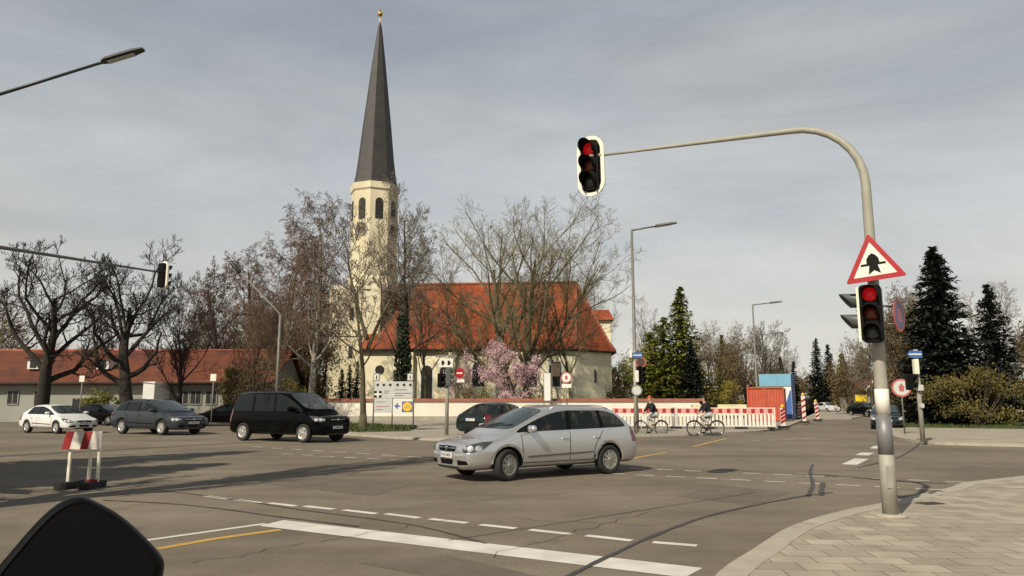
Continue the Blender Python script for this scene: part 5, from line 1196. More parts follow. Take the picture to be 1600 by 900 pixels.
# ------------------------------------------------------------------ direction board with arrows
def board():
    Y = 39; x0, x1 = at(583.5, 627, Y).x, at(646, 627, Y).x; t = thing('direction_board', 'pale grey direction board with black arrows and a blue and yellow shop logo', 'sign board', ((x0+x1)/2, Y, .1), 0, 'direction signs'); o = Vector(t.location); W = x1-x0
    for u in (583.5, 613, 646): b = MB(); q = at(u, 627, Y).x-o.x; b.path([(q, .06, 0), (q, .06, at(0, 600 if u != 613 else 620, Y).z)], .035, 8); b.build('post', M['steel'], t)
    def panel(name, u0, u1, v0, v1, m, dy=0, par=t):
        a, c = at(u0, v1, Y)-o, at(u1, v0, Y)-o; b = MB(); b.box(((a.x+c.x)/2, dy, (a.z+c.z)/2), (c.x-a.x, .035, c.z-a.z)); return b.build(name, M[m], par)
    def P(u, v, dy): q = at(u, v, Y)-o; return Vector((q.x, dy, q.z))
    main = panel('arrow_panel', 584.5, 645, 596, 622, 'boardgrey'); low1 = panel('town_panel', 584.5, 613, 622.6, 645, 'boardgrey'); low2 = panel('shop_panel', 613.5, 645, 622.6, 647.5, 'signwhite')
    for u in (588.5, 641): tp = panel('lane_plate', u-5, u+5, 583, 595.4, 'greymetal'); panel('plate_face', u-3.6, u+3.6, 584.6, 594, 'signwhite', -.02, tp); panel('lane_number', u-.8, u+.8, 586.5, 592.5, 'blackm', -.04, tp)
    b = MB()
    for u in (590, 599.5, 609.5, 621, 631, 641):   # row of arrowheads
        q = P(u, 601.5, -.0195); b.prism([(-.085, 0), (.045, -.10), (.045, -.035), (.085, -.035), (.085, .035), (.045, .035), (.045, .10)], .004, q, (1, 0, 0), (0, 0, 1), (0, -1, 0))
    b.build('arrows', M['blackm'], main)
    q = P(590.5, 616, -.0195)
    b = MB(); b.prism([(-.2, -.17), (.2, -.17), (.2, .17), (-.2, .17)], .003, q, (1, 0, 0), (0, 0, 1), (0, -1, 0)); blk = b.build('cross_plate', M['blackm'], main)
    b = MB(); b.prism([(-.19, -.05), (.19, -.05), (.19, .05), (-.19, .05)], .003, q+Vector((0, -.0035, 0)), (1, 0, 0), (0, 0, 1), (0, -1, 0)); b.prism([(-.05, -.16), (.05, -.16), (.05, .16), (-.05, .16)], .0036, q+Vector((0, -.0035, 0)), (1, 0, 0), (0, 0, 1), (0, -1, 0)); b.build('cross', M['signwhite'], blk)
    b = MB()
    for u0, u1, v in ((600, 609, 611), (600, 607, 614), (617, 636, 609), (617, 642, 614.5), (617, 630, 618)): a, c = P(u0, v+.6, -.0195), P(u1, v-.6, -.0195); b.prism([(0, 0), (c.x-a.x, 0), (c.x-a.x, c.z-a.z), (0, c.z-a.z)], .003, a, (1, 0, 0), (0, 0, 1), (0, -1, 0))
    b.build('lettering', M['greymetal'], main)
    b = MB()
    for u0, u1, v in ((588, 603, 628), (588, 608, 635), (588, 598, 640)): a, c = P(u0, v+.5, -.0195), P(u1, v-.5, -.0195); b.prism([(0, 0), (c.x-a.x, 0), (c.x-a.x, c.z-a.z), (0, c.z-a.z)], .003, a, (1, 0, 0), (0, 0, 1), (0, -1, 0))
    b.build('lettering', M['fadedred'], low1)
    q = P(621, 634.5, -.0195); b = MB(); b.prism([(-.16, 0), (-.03, -.12), (-.03, -.035), (.15, -.035), (.15, .035), (-.03, .035), (-.03, .12)], .003, q, (1, 0, 0), (0, 0, 1), (0, -1, 0)); b.prism([(-.02, -.16), (.03, -.16), (.03, .16), (-.02, .16)], .0036, q, (1, 0, 0), (0, 0, 1), (0, -1, 0)); b.build('arrow', M['signblue'], low2)
    q = P(636.3, 635.5, -.0195); b = MB(); s_ = .275; b.prism([(-s_, -s_), (s_, -s_), (s_, s_), (-s_, s_)], .004, q, (1, 0, 0), (0, 0, 1), (0, -1, 0)); lg = b.build('logo_square', M['signblue'], low2)
    b = MB(); b.lathe([(.262, 0), (.262, .003)], q+Vector((0, -.0045, 0)), (0, -1, 0), 28, smooth=False); b.build('logo_ring', M['signred'], lg)
    b = MB(); b.lathe([(.240, 0), (.240, .003)], q+Vector((0, -.008, 0)), (0, -1, 0), 28, smooth=False); b.build('logo_disc', M['yellow'], lg)
    b = MB(); text_mesh(b, 'LiDL', .17, q+Vector((0, -.0115, 0)), (1, 0, 0), (0, 0, 1), (0, -1, 0), .001); b.build('lettering', M['signblue'], lg)
board()
# ------------------------------------------------------------------ pylon, notice box, small lamps/posts
def slab(name, label, cat, u0, u1, v0, v1, Y, m, dep=.12, group=None, z0=None, edge=None):
    a, c = at(u0, v1, Y), at(u1, v0, Y); zb = a.z if z0 is None else z0; t = thing(name, label, cat, ((a.x+c.x)/2, Y, 0), 0, group)
    b = MB(); b.box((0, 0, (zb+c.z)/2), (c.x-a.x, dep, c.z-zb)); b.build('panel', M[m], t, bevel=.01)
    b = MB(); w_ = (c.x-a.x)/2
    for sx in (-1, 1): b = MB(); b.path([(sx*(w_+.03), 0, 0), (sx*(w_+.03), 0, c.z)], .03, 8); b.build('post', M['steel'], t)
    if edge: b = MB(); b.box((0, 0, c.z+.04), (2*w_+.14, dep+.06, .08)); b.build('top_rail', M[edge], t)
    return t
slab('white_banner', 'narrow upright white banner behind the churchyard wall beside the pink blossom tree', 'banner', 850.5, 860, 583, 626, 59, 'white', .1, z0=at(0, 626, 59).z)
slab('notice_case', 'small brown notice case on posts right of the pink blossom tree', 'notice board', 863, 875, 567, 588, 58.9, 'bark_brown', .2, z0=at(0, 588, 58.9).z, edge='bark_dark')
slab('site_board', 'pale yellow panel standing behind the white barriers near the cyclist', 'panel', 1082, 1102, 632, 642, 46, 'hoarding', .08, z0=.7)
slab('site_board', 'pale yellow panel between the cyclist and the red container', 'panel', 1122, 1166, 632, 642, 47, 'hoarding', .08, z0=.7)
def bollard_lamp(label, u, v, Y, box=.34):
    c = at(u, v, Y); t = thing('small_sign', label, 'sign', (c.x, Y, .1), 0, 'small white signs'); b = MB(); b.path([(0, 0, 0), (0, 0, c.z-.1)], .035, 8); b.build('post', M['steel'], t)
    b = MB(); b.box((0, -.05, c.z-.1), (box, .04, box*1.2)); b.build('sign_plate', M['signwhite'], t, bevel=.01)
bollard_lamp('small white square sign on a thin post left of the black van', 334, 590, 43)
bollard_lamp('small white plate on a thin post at the left end of the long house', 129, 592, 43, .30)
# ------------------------------------------------------------------ pole in front of the barrier row, below the tall lamp
def islandpost(label, u, Y, items, vt, name='signal_post', group='signal posts', cat='traffic light', th=.075, vis=True):
    c = at(u, 627, Y); t = thing(name, label, cat, (c.x, Y, .1), 0, group); o = Vector(t.location); H = at(u, vt, Y).z-.1
    b = MB(); b.path([(0, 0, 0), (0, 0, H)], th, 12); b.build('pole', M['mast'], t)
    for kind, uu, vv, *r_ in items:
        q = at(uu, vv, Y-.12)-o
        if kind == 'head': signal_head(t, q, R(r_[0]), ['greenoff']*r_[1], .28, .11, None, vl=.22)
        if kind == 'arrow':
            b = MB(); b.prism([(-.30, 0), (-.18, -.13), (.26, -.13), (.26, .13), (-.18, .13)], .03, q, (1, 0, 0), (0, 0, 1), (0, 1, 0)); s_ = b.build('arrow_sign', M['signblue'], t)
            b = MB(); b.box(q+Vector((0, -.006, 0)), (.46, .01, .05)); b.build('symbol', M['signwhite'], s_)
        if kind == 'box': b = MB(); b.box(q, (r_[1], .2, r_[2])); b.build('box', M[r_[0]], t, bevel=.02)
        if kind == 'disc': disc_sign('sign', '', uu, vv, Y-.05, .26, (-.2, -1), r_[0], r_[1], parent=t)
    return t
islandpost('dark signal post at the left end of the white barriers under the tall lamp', 993, 35.5, [('arrow', 995, 555, 1), ('box', 985, 553, 'signwhite', .14, .36), ('disc', 1001, 566, 'fadedred', 'bark_brown'), ('head', 1003, 586, 35, 3), ('box', 995, 588, 'signwhite', .16, .55), ('disc', 995, 610, 'greymetal', 'boardgrey')], 548)
islandpost('signal post with blue arrow sign at the right edge on the grass island', 1437, 27.5, [('arrow', 1430, 553.5, 1), ('box', 1431, 573, 'cream', .16, .55), ('head', 1425, 597, 75, 2), ('box', 1437, 606, 'boardgrey', .2, .22), ('box', 1440, 634, 'boardgrey', .12, .16)], 546, th=.085)
# ------------------------------------------------------------------ construction site: barriers, beacons, container, cabin
def barrier_panel():
    t = thing('barrier', 'x', 'barrier', (0, 0, 0), 0, 'white construction barrier panels'); Wd = 1.82
    b = MB()
    for z, hh in ((1.12, .035), (.16, .045), (.80, .03)): b.box((0, 0, z), (Wd, .045, hh))
    for sx in (-1, 1): b.box((sx*Wd/2, 0, .64), (.05, .05, 1.02))
    b.build('frame', M['barwhite'], t)
    for k in range(9): b = MB(); x = -Wd/2+.2*(k+.55); b.box((x, .0, .48), (.125, .02, .60)); b.build('slat', M['barwhite'], t)
    b = MB(); b.box((0, -.01, .96), (Wd-.06, .035, .27)); bd = b.build('top_board', M['barpink'], t)
    for k in range(4): b = MB(); b.box((-Wd/2+.26+k*.44, -.034, .965), (.19, .012, .22)); b.build('reflector', M['barred'], bd)
    for sx in (-.7, .7): b = MB(); b.box((sx, 0, .05), (.3, .75, .1)); b.build('foot', M['rubber'], t, bevel=.02)
    return t
bp0 = barrier_panel(); A0, A1 = G(958, 670), G(1210, 670.5, 0.1); A0 = G(958, 669, .1); nb = 5
dirb = (A1-A0); nb = max(3, round(dirb.length/1.86)); posw = ['leftmost barrier panel, just right of the silver estate car roof', 'barrier panel directly behind the standing cyclist by the signal post', 'barrier panel between the two cyclists', 'barrier panel behind the cyclist in the dark jacket', 'barrier panel just right of the cyclist in the dark jacket', 'rightmost barrier panel beside the striped beacon below the red container', 'x']
posw = posw[:nb-1]+[posw[5]]
for i in range(nb):
    o = bp0 if i == 0 else copy_tree(bp0); q = A0+dirb*((i+.5)/nb); o.location = (q.x, q.y+random.Random(i).uniform(-.04, .04), .1); o.rotation_euler = (0, 0, HDG(dirb)+random.Random(i+9).uniform(-.03, .03)); o['label'] = 'white slatted '+posw[i]
def beacon(label, u, v0, v1, Y, z0=.1, lean=0):
    c = at(u, v1, Y); H = at(u, v0, Y).z-z0; t = thing('striped_beacon', label, 'traffic beacon', (c.x, Y, z0), 0, 'red and white striped beacons')
    b = MB(); b.box((0, 0, H/2+.06), (.26, .05, H-.12)); p_ = b.build('panel', M['barwhite'], t)
    for k in range(4):
        z = .22+k*(H-.3)/4; b = MB(); b.prism([(-.13, 0), (.13, .14), (.13, .29), (-.13, .15)], .012, (0, -.025, z), (1, 0, 0), (0, 0, 1), (0, -1, 0)); b.build('stripe', M['barred'], p_)
    b = MB(); b.box((0, 0, .06), (.42, .8, .12)); b.build('foot', M['rubber'], t, bevel=.02)
    b = MB(); b.lathe([(.03, 0), (.09, .04), (.09, .16), (.03, .2)], (0, 0, H-.02), n=12); b.build('warning_lamp', M['yellow'], t); t.rotation_euler = (0, R(lean), 0)
beacon('striped beacon at the right end of the white barriers', 1224, 637, 669, 42)
beacon('taller striped beacon right of the blue cabin', 1257, 618, 662, 52)
beacon('third striped beacon farther up the street edge', 1278, 628, 657, 58, lean=-4)
beacon('small farthest striped beacon left of the green car', 1248, 630, 655, 62, lean=6)
def container():
    Y = 56; x0, x1 = at(1170, 627, Y).x, at(1223, 627, Y).x; z1 = at(0, 607, Y).z+.0; t = thing('red_container', 'orange red ribbed steel container behind the white barriers', 'container', ((x0+x1)/2, Y, .1), R(-24)); W = (x1-x0)*1.02
    b = MB(); b.box((0, 1.1, z1/2), (W, 2.2, z1-.15)); b.build('body', M['containerred'], t)
    b = MB()
    for k in range(12): b.box((-W/2+.12+k*(W-.24)/11, -.02, z1/2), (.07, .06, z1-.35))
    b.build('ribs', M['containerred'], t)
    b = MB()
    for sx in (-1, 0, 1): b.box((sx*W/2*.985, -.035, z1/2), (.09, .1, z1))
    b.box((0, -.035, z1-.04), (W, .12, .10)); b.box((0, -.035, .12), (W, .12, .12)); b.build('frame', M['containerred'], t)
container()
def cabin():
    Y = 60; x0, x1 = at(1190, 627, Y).x, at(1239, 627, Y).x; z1 = at(0, 588, Y).z; t = thing('site_cabin', 'tall blue and white site cabin behind the red container', 'site cabin', ((x0+x1)/2-.1, Y, .1), R(-27)); W = (x1-x0)*.95
    b = MB(); b.box((0, 1.2, z1/2), (W, 2.4, z1)); b.build('body', M['white'], t)
    b = MB(); b.box((0, -.03, z1-.42), (W+.05, .06, .95)); b.build('blue_band', M['bluebox'], t)
    b = MB(); b.prism([(W/2-.75, .1), (W/2-.02, .1), (W/2-.02, z1-1.2), (W/2-.12, z1-1.3), (W/2-.5, z1-2.4)], .03, (0, -.005, 0), (1, 0, 0), (0, 0, 1), (0, -1, 0)); b.build('blue_swoosh', M['signblue'], t)
    b = MB(); b.box((W/2+.012, 1.2, z1/2), (.03, 2.3, z1-.1)); b.build('side_panel', M['signblue'], t)
    b = MB(); b.box((0, 1.2, z1+.04), (W+.12, 2.5, .1)); b.build('roof', M['bluebox'], t)
cabin()
# yellow sign + bins far right, house gable
slab('yellow_sign', 'small yellow sign board down the street above the dark parked car', 'sign', 1337, 1354, 617, 627, 84, 'yellow', .06, z0=at(0, 627, 84).z)
def bin_(label, u, Y):
    c = at(u, 627, Y); t = thing('wheelie_bin', label, 'bin', (c.x, Y, .1)); b = MB(); b.prism([(-.26, -.3), (.26, -.3), (.26, .3), (-.26, .3)], 1.0, (0, 0, .08)); b.build('body', M['yellow'], t, bevel=.03); b = MB(); b.box((0, 0, 1.12), (.6, .68, .08)); b.build('lid', M['yellow'], t, bevel=.02)
    for sx in (-.22, .22): b = MB(); b.lathe([(.1, -.03), (.1, .03)], (sx, .28, .1), (1, 0, 0), 12); b.build('wheel', M['rubber'], t)
bin_('yellow bin partly hidden behind the big signal mast', 1374, 44)
def house(label, u0, u1, v0, v1, Y, rz, wall='white', name='house'):
    x0, x1 = at(u0, 627, Y).x, at(u1, 627, Y).x; W = x1-x0; ze_, zr_ = at(0, v1, Y).z, at(0, v0, Y).z; t = thing(name, label, 'house', ((x0+x1)/2, Y, 0), rz)
    b = MB(); b.box((0, 4, ze_/2), (W, 8, ze_)); b.add([(-W/2, 0, ze_), (W/2, 0, ze_), (0, 0, zr_-.15), (-W/2, 8, ze_), (W/2, 8, ze_), (0, 8, zr_-.15)], [(0, 1, 2), (3, 5, 4), (0, 2, 5, 3), (1, 4, 5, 2)]); b.build('wall', M[wall], t)
    b = MB(); b.add([(-W/2-.5, -.6, ze_-.35), (0, -.6, zr_), (W/2+.5, -.6, ze_-.35), (-W/2-.5, 8.6, ze_-.35), (0, 8.6, zr_), (W/2+.5, 8.6, ze_-.35)], [(0, 1, 4, 3), (1, 2, 5, 4)]); ro = b.build('roof', M['roof2'], t); s_ = ro.modifiers.new('s', 'SOLIDIFY'); s_.thickness = .25
    b = MB()
    for sx in (-1, 1): b.path([(sx*(W/2+.5), -.66, ze_-.35), (0, -.66, zr_)], .16, 4)
    b.build('bargeboard', M['cream'], ro)
    for sx in (-.25, .25):
        for z in (1.6, ze_-.6): b = MB(); b.box((sx*W, -.02, z), (1.0, .1, 1.2)); w_ = b.build('window', M['darkwin'], t)
house('pale gabled house half hidden behind the big signal mast', 1356, 1396, 582, 606, 96, R(0), wall='housewall')
# green hedge-fence strip far down the road
def farfence():
    a, c = at(1262, 627, 128), at(1318, 627, 128); t = thing('green_fence', 'low green board fence closing the street in the distance', 'fence', ((a.x+c.x)/2, 131, 0)); W = c.x-a.x
    b = MB(); b.box((0, 0, .9), (W, .08, 1.6)); b.build('boards', nmat('green_boards', (.06, .13, .06), .8), t); b = MB()
    for k in range(5): b = MB(); b.box((-W/2+k*W/4, .08, .95), (.12, .1, 1.9)); b.build('post', M['steel'], t)
farfence()
# striped barrier at the left
def leftbarrier():
    Y = 13.9; c = at(140, 762, Y); t = thing('striped_barrier', 'red and white striped road barrier with pale posts at the left edge', 'barrier', (c.x, Y, 0)); L_ = .66
    z0, z1 = at(0, 702, Y).z, at(0, 674, Y).z
    b = MB(); b.box((-L_/2+.15, 0, (z0+z1)/2), (L_, .03, z1-z0)); bd = b.build('board', M['barwhite'], t)
    for k in range(2): b = MB(); x = -.12-.34*k; hz_ = (z1-z0)/2; b.prism([(x-.11, -hz_), (x+.03, -hz_), (x+.10, hz_), (x-.04, hz_)], .006, (0, -.016, (z0+z1)/2), (1, 0, 0), (0, 0, 1), (0, -1, 0)); b.build('stripe', M['barred'], bd)
    for x in (.10, -.06, -L_+.22): b = MB(); b.box((x, .05, (z1+.0)/2), (.045, .045, z1)); b.build('post', M['cream'], t)
    b = MB(); b.box((.02, .05, .13), (.20, .05, .06)); b.build('cross_brace', M['barred'], t)
    for x in (.02, -L_+.25): b = MB(); b.box((x, .05, .06), (.22, .6, .12)); b.build('foot', M['rubber'], t, bevel=.02)
leftbarrier()
# ------------------------------------------------------------------ near black van door with mirror, lower left
def nearmirror():
    t = thing('van_door', 'glossy black van door with big rounded wing mirror in the near lower left corner', 'vehicle door', (-.55, .55, 0), R(0), None); o = Vector(t.location); Y = .92
    P_ = [(-20, 900), (8, 868), (38, 832), (70, 797), (100, 776), (126, 768), (150, 780), (182, 796), (212, 820), (240, 848), (258, 868), (264, 884), (252, 930), (225, 975), (160, 1000), (60, 1005), (-10, 965), (-30, 925)]
    ring = [at(u, v, Y)-o for u, v in P_]; cen = sum(ring, Vector())/len(ring); vray = (cen+o-Vector((0, 0, CH))).normalized(); vs = []; fs = []; N = len(ring)
    for s_, dy in ((.84, -.03), (.94, -.02), (.975, .0), (.97, .03), (.90, .09), (.72, .14), (.4, .175), (.02, .18)):
        for q in ring: vs.append(cen+(q-cen)*s_+vray*dy)
    for i in range(7):
        for k in range(N): fs.append((i*N+k, i*N+(k+1) % N, (i+1)*N+(k+1) % N, (i+1)*N+k))
    b = MB(); b.add(vs, fs, True); mm = b.build('mirror', M['nearblack'], t); sb = mm.modifiers.new('s', 'SUBSURF'); sb.levels = sb.render_levels = 2
    b = MB(); b.add([cen+(q-cen)*.85+vray*-.028 for q in ring], [tuple(range(N))]); b.build('mirror_glass', M['nearblack'], mm)
    b = MB(); b.path([cen+Vector((0, .04, -.06)), Vector((.0, .25, 1.12)), Vector((-.05, .2, 1.02))], [.05, .05, .06], 10); b.build('mirror_arm', M['nearblack'], t)
    b = MB(); b.prism([(-.35, .36), (.62, .36), (.66, .7), (.60, 1.08), (-.35, 1.08)], .07, (-.06, 0, 0), (0, 1, 0), (0, 0, 1), (1, 0, 0)); b.build('door_panel', M['nearblack'], t, bevel=.02)
    b = MB(); b.box((0.02, .1, .96), (.02, .18, .03)); b.build('door_handle', M['nearblack'], t)
M['nearblack'] = nmat('near_black_gloss', (.0015, .0017, .002), .42, .1, 6, spec=.12)
nearmirror()
# ================================================================== PEOPLE ON BICYCLES
def skin(name, J, E, mat, parent, lev=1):
    names = list(J); me = bpy.data.meshes.new(name); me.from_pydata([J[k][0] for k in names], [(names.index(a), names.index(c)) for a, c in E], [])
    o = bpy.data.objects.new(name, me); COL.objects.link(o); m = o.modifiers.new('k', 'SKIN'); m.use_smooth_shade = True
    for i, k in enumerate(names): r_ = J[k][1]; me.skin_vertices[0].data[i].radius = (r_, r_) if not hasattr(r_, '__len__') else r_
    me.skin_vertices[0].data[0].use_root = True; s_ = o.modifiers.new('s', 'SUBSURF'); s_.levels = s_.render_levels = lev
    me2 = bake(o); me2.materials.clear(); me2.materials.append(mat)
    for p in me2.polygons: p.use_smooth = True
    return put(name, me2, parent)
def bicycle(label, loc, rz, frame_m='blackm', group='bicycles'):
    t = thing('bicycle', label, 'bicycle', loc, rz, group); r_ = .34
    for x in (-.54, .54):
        b = MB(); n = 28
        pts = [(x+r_*math.cos(2*math.pi*k/n), 0, r_+r_*math.sin(2*math.pi*k/n)) for k in range(n+1)]; b.path(pts, .020, 6, cap=False); w_ = b.build('wheel', M['rubber'], t)
        b = MB(); b.path([(x+(r_-.03)*math.cos(2*math.pi*k/n), 0, r_+(r_-.03)*math.sin(2*math.pi*k/n)) for k in range(n+1)], .010, 5, cap=False); b.build('rim', M['chrome'], w_)
        b = MB()
        for k in range(14): a = 2*math.pi*k/14; b.path([(x, .02*(-1)**k, r_), (x+r_*.92*math.cos(a), 0, r_+r_*.92*math.sin(a))], .003, 3)
        b.path([(x, -.05, r_), (x, .05, r_)], .02, 8); b.build('spokes', M['chrome'], w_)
    b = MB(); BB = (-.06, 0, .29); HT, HB = (.38, 0, .86), (.42, 0, .72); ST_ = (-.20, 0, .80)
    b.path([BB, HB], .020, 8); b.path([BB, ST_], .018, 8); b.path([ST_, HT], .018, 8); b.path([BB, (-.54, .04, .34)], .012, 6); b.path([ST_, (-.54, .04, .34)], .011, 6); b.path([HT, HB, (.54, 0.05, .34)], .018, 8); b.path([HB, (.54, -.05, .34)], .014, 8); b.build('frame', M[frame_m], t)
    b = MB(); b.path([ST_, (-.23, 0, .92)], .014, 6); b.build('seat_post', M['chrome'], t)
    b = MB(); b.add([(-.36, -.08, .95), (-.36, .08, .95), (-.10, .03, .95), (-.10, -.03, .95), (-.36, -.06, .91), (-.36, .06, .91), (-.10, .02, .92), (-.10, -.02, .92)], [(0, 3, 2, 1), (4, 5, 6, 7), (0, 1, 5, 4), (1, 2, 6, 5), (2, 3, 7, 6), (3, 0, 4, 7)]); b.build('saddle', M['blackm'], t, bevel=.015)
    b = MB(); b.path([HT, (.37, 0, 1.0)], .014, 6); b.path([(.22, -.29, 1.03), (.34, -.22, 1.03), (.39, 0, 1.0), (.34, .22, 1.03), (.22, .29, 1.03)], .013, 6); b.build('handlebar', M['chrome'], t)
    b = MB(); b.lathe([(.09, -.01), (.09, .01)], (BB[0], -.06, BB[2]), (0, 1, 0), 18); b.path([(BB[0], -.08, .29), (BB[0]+.05, -.08, .13)], .01, 6); b.path([(BB[0], .08, .29), (BB[0]-.05, .08, .45)], .01, 6); b.box((BB[0]+.05, -.14, .12), (.09, .10, .02)); b.box((BB[0]-.05, .14, .46), (.09, .10, .02)); b.build('crank', M['steel'], t)
    b = MB()
    for x in (-.54, .54):
        b.path([(x+(r_+.03)*math.cos(a), 0, r_+(r_+.03)*math.sin(a)) for a in [R(20+k*14) for k in range(11)]], .022, 4)
    b.build('mudguard', M['blackm'], t)
    return t
def rider(label, loc, rz, jacket, trousers, hat=None, group='people on bicycles'):
    t = thing('person', label, 'person', loc, rz, group)
    V = Vector
    body = {'pelvis': (V((-.22, 0, 1.00)), .13), 'waist': (V((-.17, 0, 1.13)), .115), 'chest': (V((-.06, 0, 1.34)), (.15, .12)), 'upper': (V((0, 0, 1.46)), .11), 'neck': (V((.03, 0, 1.53)), .055), 'head0': (V((.05, 0, 1.60)), .075), 'head1': (V((.07, 0, 1.69)), .095), 'head2': (V((.065, 0, 1.77)), .07)}
    E = [('pelvis', 'waist'), ('waist', 'chest'), ('chest', 'upper'), ('upper', 'neck'), ('neck', 'head0'), ('head0', 'head1'), ('head1', 'head2')]
    for s_, sd in (('l', 1), ('r', -1)):
        body['sh'+s_] = (V((.0, sd*.17, 1.45)), .065); body['el'+s_] = (V((.10, sd*.25, 1.22)), .045); body['wr'+s_] = (V((.23, sd*.27, 1.08)), .030); body['pa'+s_] = (V((.27, sd*.27, 1.055)), (.035, .022))
        E += [('upper', 'sh'+s_), ('sh'+s_, 'el'+s_), ('el'+s_, 'wr'+s_), ('wr'+s_, 'pa'+s_)]
        for f in range(4): body['f%d%s' % (f, s_)] = (V((.31-.008*abs(f-1), sd*(.24+f*.02), 1.035)), .009); body['g%d%s' % (f, s_)] = (V((.305, sd*(.24+f*.02), 1.005)), .008); E += [('pa'+s_, 'f%d%s' % (f, s_)), ('f%d%s' % (f, s_), 'g%d%s' % (f, s_))]
        body['th'+s_] = (V((.27, sd*.225, 1.03)), .010); E += [('pa'+s_, 'th'+s_)]
        kn = V((.20, sd*.12, .88)) if sd > 0 else V((.14, sd*.12, .62)); an = V((-.13, sd*.13, .55)) if sd > 0 else V((-.04, sd*.13, .22)); to_ = V((.04, sd*.14, .50)) if sd > 0 else V((.12, sd*.14, .15))
        body['hip'+s_] = (V((-.18, sd*.10, .97)), .10); body['kn'+s_] = (kn, .062); body['ca'+s_] = (kn.lerp(an, .35), .058); body['an'+s_] = (an, .04); body['to'+s_] = (to_, (.04, .03))
        E += [('pelvis', 'hip'+s_), ('hip'+s_, 'kn'+s_), ('kn'+s_, 'ca'+s_), ('ca'+s_, 'an'+s_), ('an'+s_, 'to'+s_)]
    bo = skin('body', body, E, M['skin'], t)
    def sub(keys, sc): return {k: (body[k][0], tuple(x*sc for x in body[k][1]) if hasattr(body[k][1], '__len__') else body[k][1]*sc) for k in keys}
    jk = ['pelvis', 'waist', 'chest', 'upper', 'shl', 'ell', 'wrl', 'shr', 'elr', 'wrr']; skin('jacket', sub(jk, 1.42), [e for e in E if e[0] in jk and e[1] in jk], M[jacket], t)
    tk = ['pelvis', 'hipl', 'knl', 'cal', 'anl', 'hipr', 'knr', 'car', 'anr']; skin('trousers', sub(tk, 1.18), [e for e in E if e[0] in tk and e[1] in tk], M[trousers], t)
    for s_ in 'lr': q = body['an'+s_][0]; q2 = body['to'+s_][0]; skin('shoe', {'a': (q-V((.02, 0, .05)), .05), 'b': (q2, (.055, .035)), 'c': (q2+V((.05, 0, -.005)), (.04, .025))}, [('a', 'b'), ('b', 'c')], M['blackm'], t)
    b = MB(); b.ball((.045, 0, 1.755), (.105, .092, .095)); b.build('hair', M[hat or 'hair'], t)
    b = MB(); b.path([(.155, 0, 1.715), (.185, 0, 1.675), (.16, 0, 1.665)], [.008, .016, .01], 6); b.build('nose', M['skin'], bo)
    for sd in (-1, 1): b = MB(); b.ball((.150, sd*.035, 1.71), .012, 8, 5); b.build('eye', M['hair'], bo); b = MB(); b.ball((.06, sd*.095, 1.69), (.022, .01, .032), 8, 5); b.build('ear', M['skin'], bo)
    b = MB(); b.box((.155, 0, 1.635), (.012, .045, .01)); b.build('mouth', M['fadedred'], bo)
    return t
p = G(1103, 681); rz = HDG((-1, -.05, 0)); bicycle('bicycle ridden by the person in the dark jacket before the white barriers', (p.x, p.y, 0), rz)
rider('person in dark jacket and light trousers riding a bicycle leftward past the white barriers', (p.x, p.y, .0), rz, 'cloth_dark', 'cloth_light')
p = G(1018, 681); rz = HDG((-1, -.35, 0)); bicycle('bicycle under the person with orange hat beside the dark signal post', (p.x, p.y, 0), rz, 'whitepaint')
rider('person in dark top with orange hat on a bicycle beside the dark signal post', (p.x, p.y, .0), rz, 'cloth_dark', 'cloth_light', hat='containerred')

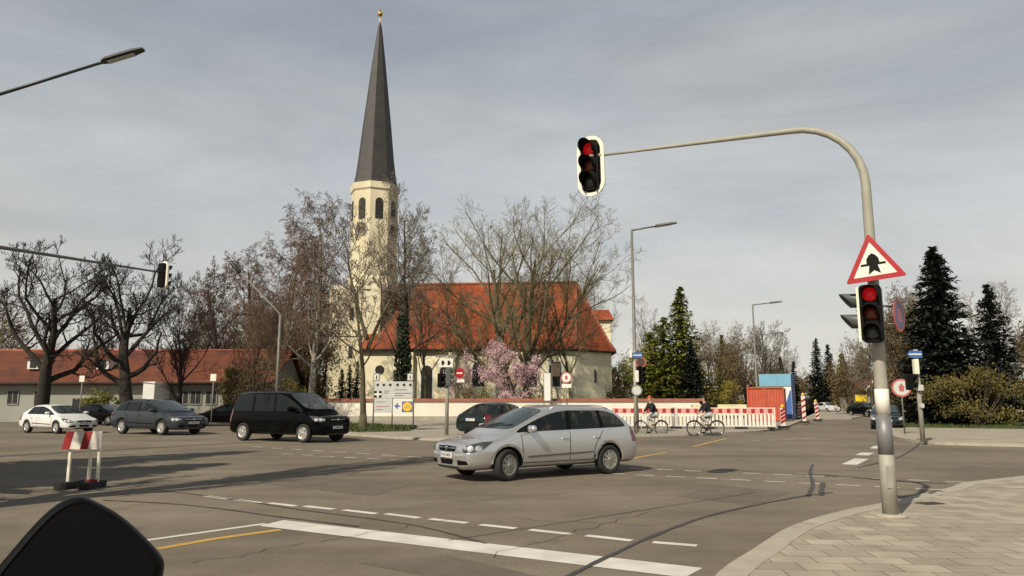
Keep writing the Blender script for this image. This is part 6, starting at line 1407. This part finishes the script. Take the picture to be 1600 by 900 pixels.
# driver of the silver estate car, seated behind the wheel
def driver():
    sw = [o for o in S.objects if o.name == 'silver_wagon'][0]; m = sw.matrix_world if False else (Matrix.Translation(sw.location) @ Matrix.Rotation(sw.rotation_euler.z, 4, 'Z'))
    o = m @ Vector((-.14, .36, .0)); t = thing('person', 'driver in dark red top at the wheel of the silver estate car', 'person', (o.x, o.y, 0), sw.rotation_euler.z)
    V = Vector; J = {'pelvis': (V((.12, 0, .52)), .13), 'waist': (V((.08, 0, .68)), .12), 'chest': (V((.03, 0, .88)), (.16, .12)), 'upper': (V((.0, 0, 1.00)), .11), 'neck': (V((.02, 0, 1.07)), .055), 'head0': (V((.04, 0, 1.13)), .075), 'head1': (V((.05, 0, 1.21)), .093), 'head2': (V((.045, 0, 1.28)), .065)}
    E = [('pelvis', 'waist'), ('waist', 'chest'), ('chest', 'upper'), ('upper', 'neck'), ('neck', 'head0'), ('head0', 'head1'), ('head1', 'head2')]
    for k, sd in (('l', 1), ('r', -1)):
        J['sh'+k] = (V((.0, sd*.18, .98)), .065); J['el'+k] = (V((.20, sd*.24, .80)), .045); J['wr'+k] = (V((.40, sd*.16, .92)), .03); J['pa'+k] = (V((.455, sd*.16, .94)), .035); J['hi'+k] = (V((.18, sd*.10, .50)), .09); J['kn'+k] = (V((.58, sd*.13, .58)), .062); J['an'+k] = (V((.86, sd*.13, .36)), .04)
        E += [('upper', 'sh'+k), ('sh'+k, 'el'+k), ('el'+k, 'wr'+k), ('wr'+k, 'pa'+k), ('pelvis', 'hi'+k), ('hi'+k, 'kn'+k), ('kn'+k, 'an'+k)]
        for f in range(4): J['f%d%s' % (f, k)] = (V((.485, sd*(.135+f*.018), .955-.01*f)), .009); E.append(('pa'+k, 'f%d%s' % (f, k)))
        J['th'+k] = (V((.46, sd*.115, .965)), .010); E.append(('pa'+k, 'th'+k))
    bo = skin('body', J, E, M['skin'], t); jk = ['pelvis', 'waist', 'chest', 'upper', 'shl', 'ell', 'wrl', 'shr', 'elr', 'wrr']
    skin('pullover', {k: (J[k][0], tuple(x*1.18 for x in J[k][1]) if hasattr(J[k][1], '__len__') else J[k][1]*1.2) for k in jk}, [e_ for e_ in E if e_[0] in jk and e_[1] in jk], M['cloth_red'], t)
    b = MB(); b.ball((.03, 0, 1.25), (.105, .10, .10)); b.build('hair', M['hair'], t)
    b = MB(); b.path([(.135, 0, 1.23), (.165, 0, 1.195), (.14, 0, 1.185)], [.008, .015, .01], 6); b.build('nose', M['skin'], bo)
driver()
